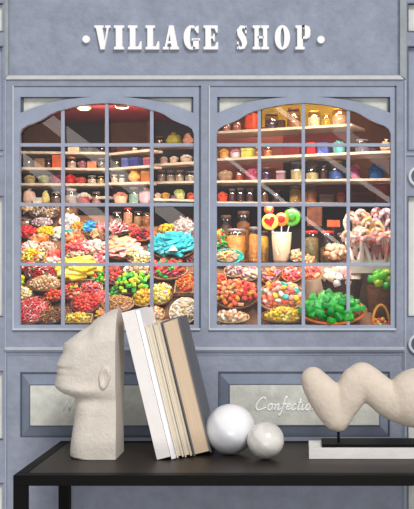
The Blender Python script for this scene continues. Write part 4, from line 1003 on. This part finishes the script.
G = [
 ('A1', 'box', 73, 11, 7.5, (226, 200, 164), 'cream lidded box'), ('A1', 'jar', 101, 8, 8, (60, 34, 40), 'dark glass jar', (120, 100, 96)), ('A1', 'tub', 88, 8, 6, (110, 80, 70), 'small brown tub', (80, 56, 50)),
 ('A2', 'box', 39, 10, 9, (150, 104, 66), 'tan carton'), ('A2', 'box', 56.5, 9.5, 13, (206, 84, 20), 'tall orange carton'), ('A2', 'jar', 27, 9, 11, (60, 36, 34), 'dark brown jar', (80, 60, 50)), ('A2', 'jar', 47.5, 6, 9, (90, 60, 50), 'small brown jar', (90, 70, 60)),
 ('A2', 'jar', 71, 9, 11, (236, 206, 190), 'pale pink jar', (230, 150, 120)), ('A2', 'tub', 81.5, 9, 7, (226, 140, 160), 'pink tub', (150, 90, 100)), ('A2', 'box', 91.5, 9, 7, (216, 130, 76), 'orange carton', (190, 90, 60)), ('A2', 'jar', 101, 8, 10, (120, 104, 96), 'grey glass jar', (140, 126, 120)),
 ('A3', 'tub', 28, 11, 8, (204, 178, 110), 'yellow tub', (170, 150, 110)), ('A3', 'tub', 42, 11, 8.5, (170, 172, 70), 'olive green tub', (120, 120, 60)), ('A3', 'tub', 54.5, 13, 9, (130, 24, 50), 'maroon tub', (120, 30, 54)),
 ('A3', 'tub', 69, 10, 9, (220, 20, 30), 'bright red tub', (180, 24, 30)), ('A3', 'tub', 79.5, 11, 6, (206, 70, 40), 'brick red tub', (170, 60, 40)), ('A3', 'jar', 91, 9, 8, (226, 216, 200), 'white jar', (170, 160, 150)), ('A3', 'jar', 100, 7, 7.5, (220, 190, 110), 'pale yellow jar', (180, 150, 110)),
 ('A4', 'bag', 27, 12, 14, (232, 196, 176), 'peach paper bag', (226, 206, 190)), ('A4', 'box', 36.5, 9, 6, (236, 230, 224), 'small white carton'), ('A4', 'bag', 44, 9, 12, (236, 214, 130), 'yellow paper bag', (236, 220, 170)), ('A4', 'jar', 54, 9, 12, (150, 120, 104), 'taupe glass jar', (160, 140, 130)),
 ('A4', 'jar', 69, 13, 15, (196, 180, 174), 'wide grey jar', (206, 190, 184)), ('A4', 'tub', 82, 14, 11, (238, 226, 206), 'white tub', (150, 40, 40)), ('A4', 'jar', 95, 9, 12, (210, 160, 150), 'pinkish jar', (160, 130, 120)),
 ('B1', 'jar', 131, 6, 5, (220, 190, 150), 'small cream jar', (200, 150, 110)), ('B1', 'box', 119, 10, 5, (90, 50, 44), 'flat brown carton'), ('B1', 'box', 143, 8, 6, (70, 40, 44), 'dark small carton'),
 ('B2', 'jar', 113, 8, 9, (80, 70, 50), 'dark olive jar', (60, 50, 50)), ('B2', 'box', 122.5, 8, 9, (86, 98, 168), 'blue carton', (110, 120, 180)), ('B2', 'box', 132, 10, 9, (60, 62, 130), 'navy carton', (76, 80, 150)), ('B2', 'box', 144.5, 8, 8, (150, 70, 96), 'mauve carton', (190, 120, 100)),
 ('B3', 'jar', 112, 6.5, 8, (226, 220, 180), 'cream jar', (220, 210, 190)), ('B3', 'jar', 119.5, 6, 7.5, (236, 230, 226), 'white jar', (220, 210, 200)), ('B3', 'bag', 132, 14, 13, (232, 160, 70), 'golden orange bag', (220, 170, 110)), ('B3', 'box', 144, 9, 11, (176, 100, 50), 'brown carton', (200, 140, 80)),
 ('B4', 'tub', 119, 14, 12, (240, 150, 130), 'coral pink tub', (230, 180, 150)), ('B4', 'jar', 132.5, 10, 17, (160, 206, 186), 'mint green jar', (210, 220, 210)), ('B4', 'bag', 143.5, 11, 15, (236, 176, 186), 'pink bag', (236, 200, 200)),
 ('C0', 'bag', 171, 14, 12, (150, 140, 40), 'olive green bag', (130, 110, 40)), ('C0', 'bag', 186, 11, 11, (200, 140, 120), 'dusky pink bag', (170, 110, 90)), ('C0', 'jar', 158, 7, 9, (110, 50, 30), 'brown jar', (120, 70, 40)),
 ('C1', 'tub', 160, 8, 7, (214, 190, 170), 'beige tub', (176, 140, 124)), ('C1', 'tub', 170, 8.5, 7, (226, 210, 190), 'ivory tub', (180, 150, 134)), ('C1', 'tub', 181.5, 12, 7.5, (226, 212, 196), 'wide ivory tub', (184, 156, 140)), ('C1', 'jar', 193, 5, 10, (150, 130, 100), 'slim tan jar', (130, 100, 80)),
 ('C2', 'jar', 159, 8.5, 12, (196, 168, 146), 'tan jar', (190, 160, 140)), ('C2', 'jar', 168.3, 8.5, 11, (206, 184, 160), 'beige jar', (190, 160, 140)), ('C2', 'jar', 177.5, 8.5, 11, (220, 204, 186), 'ivory jar', (200, 176, 160)), ('C2', 'jar', 188, 11, 10, (222, 208, 186), 'wide ivory jar', (206, 190, 170)),
 ('C3', 'tub', 159.5, 6, 5.5, (236, 200, 180), 'small peach tub', (200, 150, 130)), ('C3', 'tub', 167.5, 9, 6, (206, 160, 30), 'mustard tub', (170, 120, 40)), ('C3', 'tub', 182, 11, 10, (180, 196, 80), 'lime green tub', (190, 190, 130)), ('C3', 'tub', 192.5, 7, 7, (230, 90, 50), 'orange tub', (200, 80, 50)), ('C3', 'box', 174.8, 5, 3, (110, 80, 110), 'tiny purple carton'),
 ('R1', 'jar', 224, 8, 13, (220, 150, 140), 'pink jar', (180, 90, 60)), ('R1', 'jar', 234, 9, 14, (196, 120, 110), 'dusty rose jar', (150, 70, 50)), ('R1', 'bag', 248, 13, 19, (226, 80, 40), 'tall red bag', (90, 150, 40)), ('R1', 'jar', 268, 14, 16, (80, 56, 80), 'dark purple jar', (120, 100, 90)), ('R1', 'jar', 290, 14, 20, (150, 100, 30), 'tall amber jar', (120, 70, 30)),
 ('R1', 'jar', 311, 13, 16, (240, 226, 190), 'cream jar', (220, 190, 80)), ('R1', 'jar', 336, 15, 17, (244, 190, 150), 'peach jar', (226, 170, 60)), ('R1', 'box', 279.5, 6, 8, (70, 40, 30), 'small dark carton'), ('R1', 'jar', 324, 8, 12, (226, 190, 40), 'golden jar', (200, 150, 30)),
 ('R2', 'tub', 221, 9, 10, (236, 180, 60), 'golden tub', (220, 160, 90)), ('R2', 'tub', 232, 11, 9, (220, 140, 170), 'pink tub', (226, 200, 210)), ('R2', 'box', 245, 11, 9, (206, 206, 90), 'lime carton', (226, 220, 130)), ('R2', 'jar', 256, 7, 10, (240, 160, 90), 'peach jar', (236, 190, 130)), ('R2', 'jar', 265.5, 8, 11, (230, 140, 80), 'orange jar', (236, 190, 150)),
 ('R2', 'box', 290, 18, 13, (110, 24, 24), 'wide dark red carton', (90, 20, 24)), ('R2', 'box', 310, 9, 12, (176, 30, 40), 'crimson carton', (190, 50, 50)), ('R2', 'box', 321.5, 11, 11, (70, 84, 160), 'blue carton', (90, 100, 170)), ('R2', 'tub', 336, 13, 13, (110, 200, 196), 'turquoise tub', (90, 170, 170)), ('R2', 'jar', 359, 15, 13, (120, 116, 124), 'grey jar', (140, 130, 130)), ('R2', 'bag', 384, 11, 11, (230, 180, 140), 'peach paper bag', (240, 220, 200)),
 ('R3', 'tub', 223, 15, 10, (196, 166, 130), 'wide tan tub', (160, 124, 100)), ('R3', 'jar', 238, 7, 12, (210, 84, 30), 'small orange jar', (70, 50, 50)), ('R3', 'tub', 250.5, 13, 12, (226, 90, 140), 'rose pink tub', (150, 50, 80)), ('R3', 'jar', 265, 9, 13, (90, 50, 110), 'purple jar', (130, 90, 100)), ('R3', 'box', 280, 8.5, 9, (150, 110, 120), 'small mauve carton', (200, 170, 170)), ('R3', 'jar', 295.5, 13, 18, (226, 210, 150), 'tall cream jar', (120, 150, 190)),
 ('R3', 'jar', 311, 13, 18, (234, 220, 160), 'pale yellow jar', (120, 80, 90), .4), ('R3', 'jar', 335, 15, 19, (60, 110, 206), 'tall blue jar', (190, 150, 50), .45), ('R3', 'tub', 354.5, 10, 16, (236, 130, 170), 'bright pink tub', (190, 80, 130)), ('R3', 'tub', 376, 17, 15, (30, 120, 206), 'bright blue tub', (30, 100, 180)), ('R3', 'jar', 323, 6, 16, (80, 20, 30), 'slim dark red jar', (70, 30, 40)),
 ('R4', 'tub', 223, 10, 10, (226, 76, 30), 'orange red tub', (200, 60, 30)), ('R4', 'jar', 232.5, 7, 13, (90, 30, 40), 'maroon jar', (120, 90, 100)), ('R4', 'jar', 241, 8, 14, (80, 30, 34), 'wine red jar', (130, 100, 100)), ('R4', 'jar', 250.5, 8, 14, (96, 40, 36), 'chestnut jar', (120, 80, 70)), ('R4', 'jar', 265, 8, 14, (130, 70, 34), 'brown jar', (90, 60, 50)), ('R4', 'jar', 277, 9, 13, (50, 26, 40), 'black cherry jar', (80, 56, 70)), ('R4', 'jar', 296, 12, 17, (200, 160, 60), 'golden jar', (120, 110, 100), .8),
 ('R4', 'jar', 312, 13, 18, (226, 140, 50), 'orange jar', (110, 90, 90), .65), ('R4', 'tub', 342, 9, 11, (216, 90, 50), 'rust orange tub', (200, 110, 80)), ('R4', 'box', 362, 22, 11, (84, 30, 22), 'wide dark wooden box', (110, 40, 30)), ('R4', 'box', 382, 11, 17, (140, 36, 26), 'tall red carton', (150, 50, 36)), ('R4', 'box', 327, 14, 8, (96, 76, 76), 'grey carton', (120, 96, 96)),
]
for g in G: goods(*g)

# ---- jars standing on the display, right window third row
def stand_jar(px, pyb, w, h, y, rgb, rgb2, lab, lid, fill=.85, kind='jar'):
    W, Hh = w * S(y), h * S(y); r = W / 2
    root = empty('display_jar', (X(px, y), y, LEDGE_Z + .0006 if px > 206 else LEDGE_L + .0006 if px > 106 else Z(pyb, y)), lab, 'jar')
    bm = bmesh.new(); add_lathe(bm, [(r * .86, .001), (r * .94, Hh * .05), (r * .94, Hh * fill * .95), (r * .5, Hh * fill)], 22)
    bm.verts.index_update(); bm_obj('sweets', bm, mat('jarfill_' + lab[:14], rgb, .4, rgb2=rgb2, vscale=120, bump=.8, bscale=140), root, True)['kind'] = 'stuff'
    bm = bmesh.new(); add_lathe(bm, [(r * .9, 0), (r, Hh * .05), (r, Hh * .84), (r * .78, Hh * .93)], 22, cap=False); bm_obj('jar_body', bm, JARGLASS, root, True)
    bm = bmesh.new(); add_lathe(bm, [(r * .82, Hh * .9), (r * .84, Hh * .985), (r * .7, Hh)], 22); bm_obj('lid', bm, lid, root, True)
LR = mat('red_lid', (200, 50, 36), .4); LG = mat('grey_lid', (140, 126, 124), .35); LB = mat('brown_lid', (90, 60, 50), .4)
for a in ((236, 259, 20, 34, .26, (226, 110, 40), (250, 200, 90), 'wide glass jar of orange and gold sweets behind the teal bowl', LG, .82),
          (253.5, 264, 10, 36, .235, (206, 80, 40), (236, 190, 70), 'narrow glass jar of red and gold sweets beside the wide orange jar', LG, .8),
          (264, 263, 9, 32, .30, (220, 150, 30), (250, 210, 70), 'slim golden sweet jar left of the lollipop vase', LB, .85),
          (311.5, 264, 15, 32, .24, (60, 76, 34), (150, 120, 60), 'red-lidded glass jar with dark green sweets', LR, .8),
          (327.5, 264, 15, 32, .27, (110, 80, 56), (150, 110, 80), 'red-lidded glass jar with brown sweets behind the cookies', LR, .5),
          (342, 264, 11, 30, .29, (96, 76, 66), (140, 110, 90), 'grey-lidded jar behind the candy canes', LG, .6),
          (226, 224, 12, 48, .385, (70, 34, 26), (110, 60, 30), 'dark brown jar at back, first pane of right window', LB, .8),
          (243.5, 224, 14, 52, .385, (110, 64, 20), (160, 100, 30), 'amber brown jar at back, first pane of right window', LB, .8),
          (117, 228, 10, 16, .365, (130, 120, 116), (214, 206, 190), 'grey glass jar behind the pink sugar sticks', LG, .6),
          (146.5, 233, 9, 15, .36, (140, 84, 40), (190, 110, 50), 'amber jar behind the red berries', LB, .8),
          (128, 224, 9, 20, .37, (226, 130, 90), (236, 200, 160), 'peach jar behind the pink jelly rings', LR, .8),
          (138, 222, 9, 17, .375, (206, 170, 110), (170, 130, 80), 'tan jar behind the amber jar', LB, .7),
          (26.5, 231, 12, 12, .33, (206, 160, 150), (230, 190, 180), 'squat pink jar behind the red lumps', LG, .85),
          (68, 218, 9, 12, .38, (190, 150, 100), (150, 110, 70), 'tan jar behind the white meringue pieces', LB, .8)):
    stand_jar(*a)
# small plaques on posts at the back
for px, w, ya, yb, col, lab in ((333.5, 13, 220, 227, (206, 96, 50), 'small orange plaque on a post at back of right window, above red-lidded jars'), (314.5, 15, 207, 226, (120, 66, 40), 'tall brown plaque on a post behind the red-lidded jars')):
    yp = .38; zb = LEDGE_Z + .0006
    t = empty('plaque', (X(px, yp), yp, zb), lab, 'plaque')
    bm = bmesh.new(); add_box(bm, -w / 2 * S(yp), w / 2 * S(yp), -.002, .002, Z(yb, yp) - zb, Z(ya, yp) - zb, bev=.001); bm_obj('plaque_board', bm, mat('plaque_%d' % col[0], col, .5, var=.4, vscale=60), t)
    bm = bmesh.new(); add_box(bm, -.002, .002, .0022, .006, 0, Z(ya, yp) - zb - .004); bm_obj('post', bm, BROWNM, t)

# ================================================================== LIGHT, CAMERA
def area(name, loc, tgt, sx, sy, power, col=(1, 1, 1), roll=0.0):
    l = bpy.data.lights.new(name, 'AREA'); l.shape = 'RECTANGLE'; l.size = sx; l.size_y = sy; l.energy = power; l.color = col
    o = bpy.data.objects.new(name, l); COL.objects.link(o); o.location = loc
    d = Vector(tgt) - Vector(loc); o.rotation_euler = (d.to_track_quat('-Z', 'Y').to_matrix().to_4x4() @ Matrix.Rotation(roll, 4, 'Z')).to_euler()
    return o
wd = bpy.data.worlds.new('world'); scn.world = wd; wd.use_nodes = True
wd.node_tree.nodes['Background'].inputs['Color'].default_value = (0.98, 0.98, 1.0, 1); wd.node_tree.nodes['Background'].inputs['Strength'].default_value = 0.58
sun = bpy.data.lights.new('key_sun', 'SUN'); sun.energy = 2.15; sun.angle = math.radians(16); sun.color = (1, .97, .93)
so = bpy.data.objects.new('key_sun', sun); COL.objects.link(so)
so.rotation_euler = Vector((-0.38, 0.75, -0.72)).to_track_quat('-Z', 'Y').to_euler()
so.location = (1, -2, 3)
for px in (62, 150, 258, 348):
    area('shop_and_fill_light', (X(px, .06), 0.055, 1.50 if px < 206 else 1.50), (X(px, .3), 0.33, 1.05), 0.22, 0.03, 1.02, (1, .9, .78)).data.spread = math.radians(120)
area('added_fill', (0.1, -2.6, 0.28), (0, 0, .75), 1.4, 0.4, 14, (1, .98, .95))  # added low fill, lifts the wall below the table
for px, y, e in ((285, .22, .55), (345, .22, .4), (122, .27, .22), (84, .27, .22)):
    area('shop_and_fill_light', (X(px, y), y, 1.58 if px > 206 else 1.495), (X(px, .5), .56, 1.4), 0.12, 0.03, e, (1, .85, .6))  # pair over the right window added to brighten the golden back panel
# added slanted lights behind the viewer, placed so their reflections streak the panes
YL = -3.0
def streak_light(p0, p1, wpx, rad):
    D = DW + 0.0112 * 2 - YL; s = D / F
    a = Vector(((p0[0] - VX) * s, YL, CZ - (p0[1] - VY) * s)); b = Vector(((p1[0] - VX) * s, YL, CZ - (p1[1] - VY) * s))
    L = (b - a).length; w = wpx * s; m = (a + b) / 2
    l = bpy.data.lights.new('streak_light', 'AREA'); l.shape = 'RECTANGLE'; l.size = L; l.size_y = w; l.energy = 0.62 * rad * PI * L * w; l.color = (1, .9, .85)
    o = bpy.data.objects.new('streak_light', l); COL.objects.link(o)
    xax = (b - a).normalized(); zax = Vector((0, -1, 0)); yax = zax.cross(xax)
    o.matrix_world = Matrix.Translation(m) @ Matrix((xax, yax, zax)).transposed().to_4x4()
for a in (((38, 112), (112, 168), 13, 4), ((10, 150), (112, 226), 12, 4.5), ((104, 164), (196, 234), 15, 4),
          ((262, 96), (300, 125), 4.5, 7), ((226, 157), (352, 254), 3.5, 7), ((318, 152), (398, 206), 5, 5), ((336, 128), (396, 172), 12, 2.2)):
    streak_light(*a)

cam = bpy.data.cameras.new('camera'); co = bpy.data.objects.new('camera', cam); COL.objects.link(co)
co.location = (0, -DW, CZ); co.rotation_euler = (PI / 2, 0, 0)
cam.sensor_fit = 'AUTO'; cam.sensor_width = 36.0; cam.lens = F / 509.0 * 36.0
cam.shift_x = -(VX - 207.0) / 509.0; cam.shift_y = (VY - 254.5) / 509.0
cam.clip_start = 0.05; cam.clip_end = 50
scn.camera = co
scn.view_settings.view_transform = 'Standard'; scn.view_settings.look = 'None'
scn.view_settings.exposure = 0.0
scn.cycles.max_bounces = 8; scn.cycles.transparent_max_bounces = 12
print('individual sweets', N_IND[0], 'objects', len(bpy.data.objects))
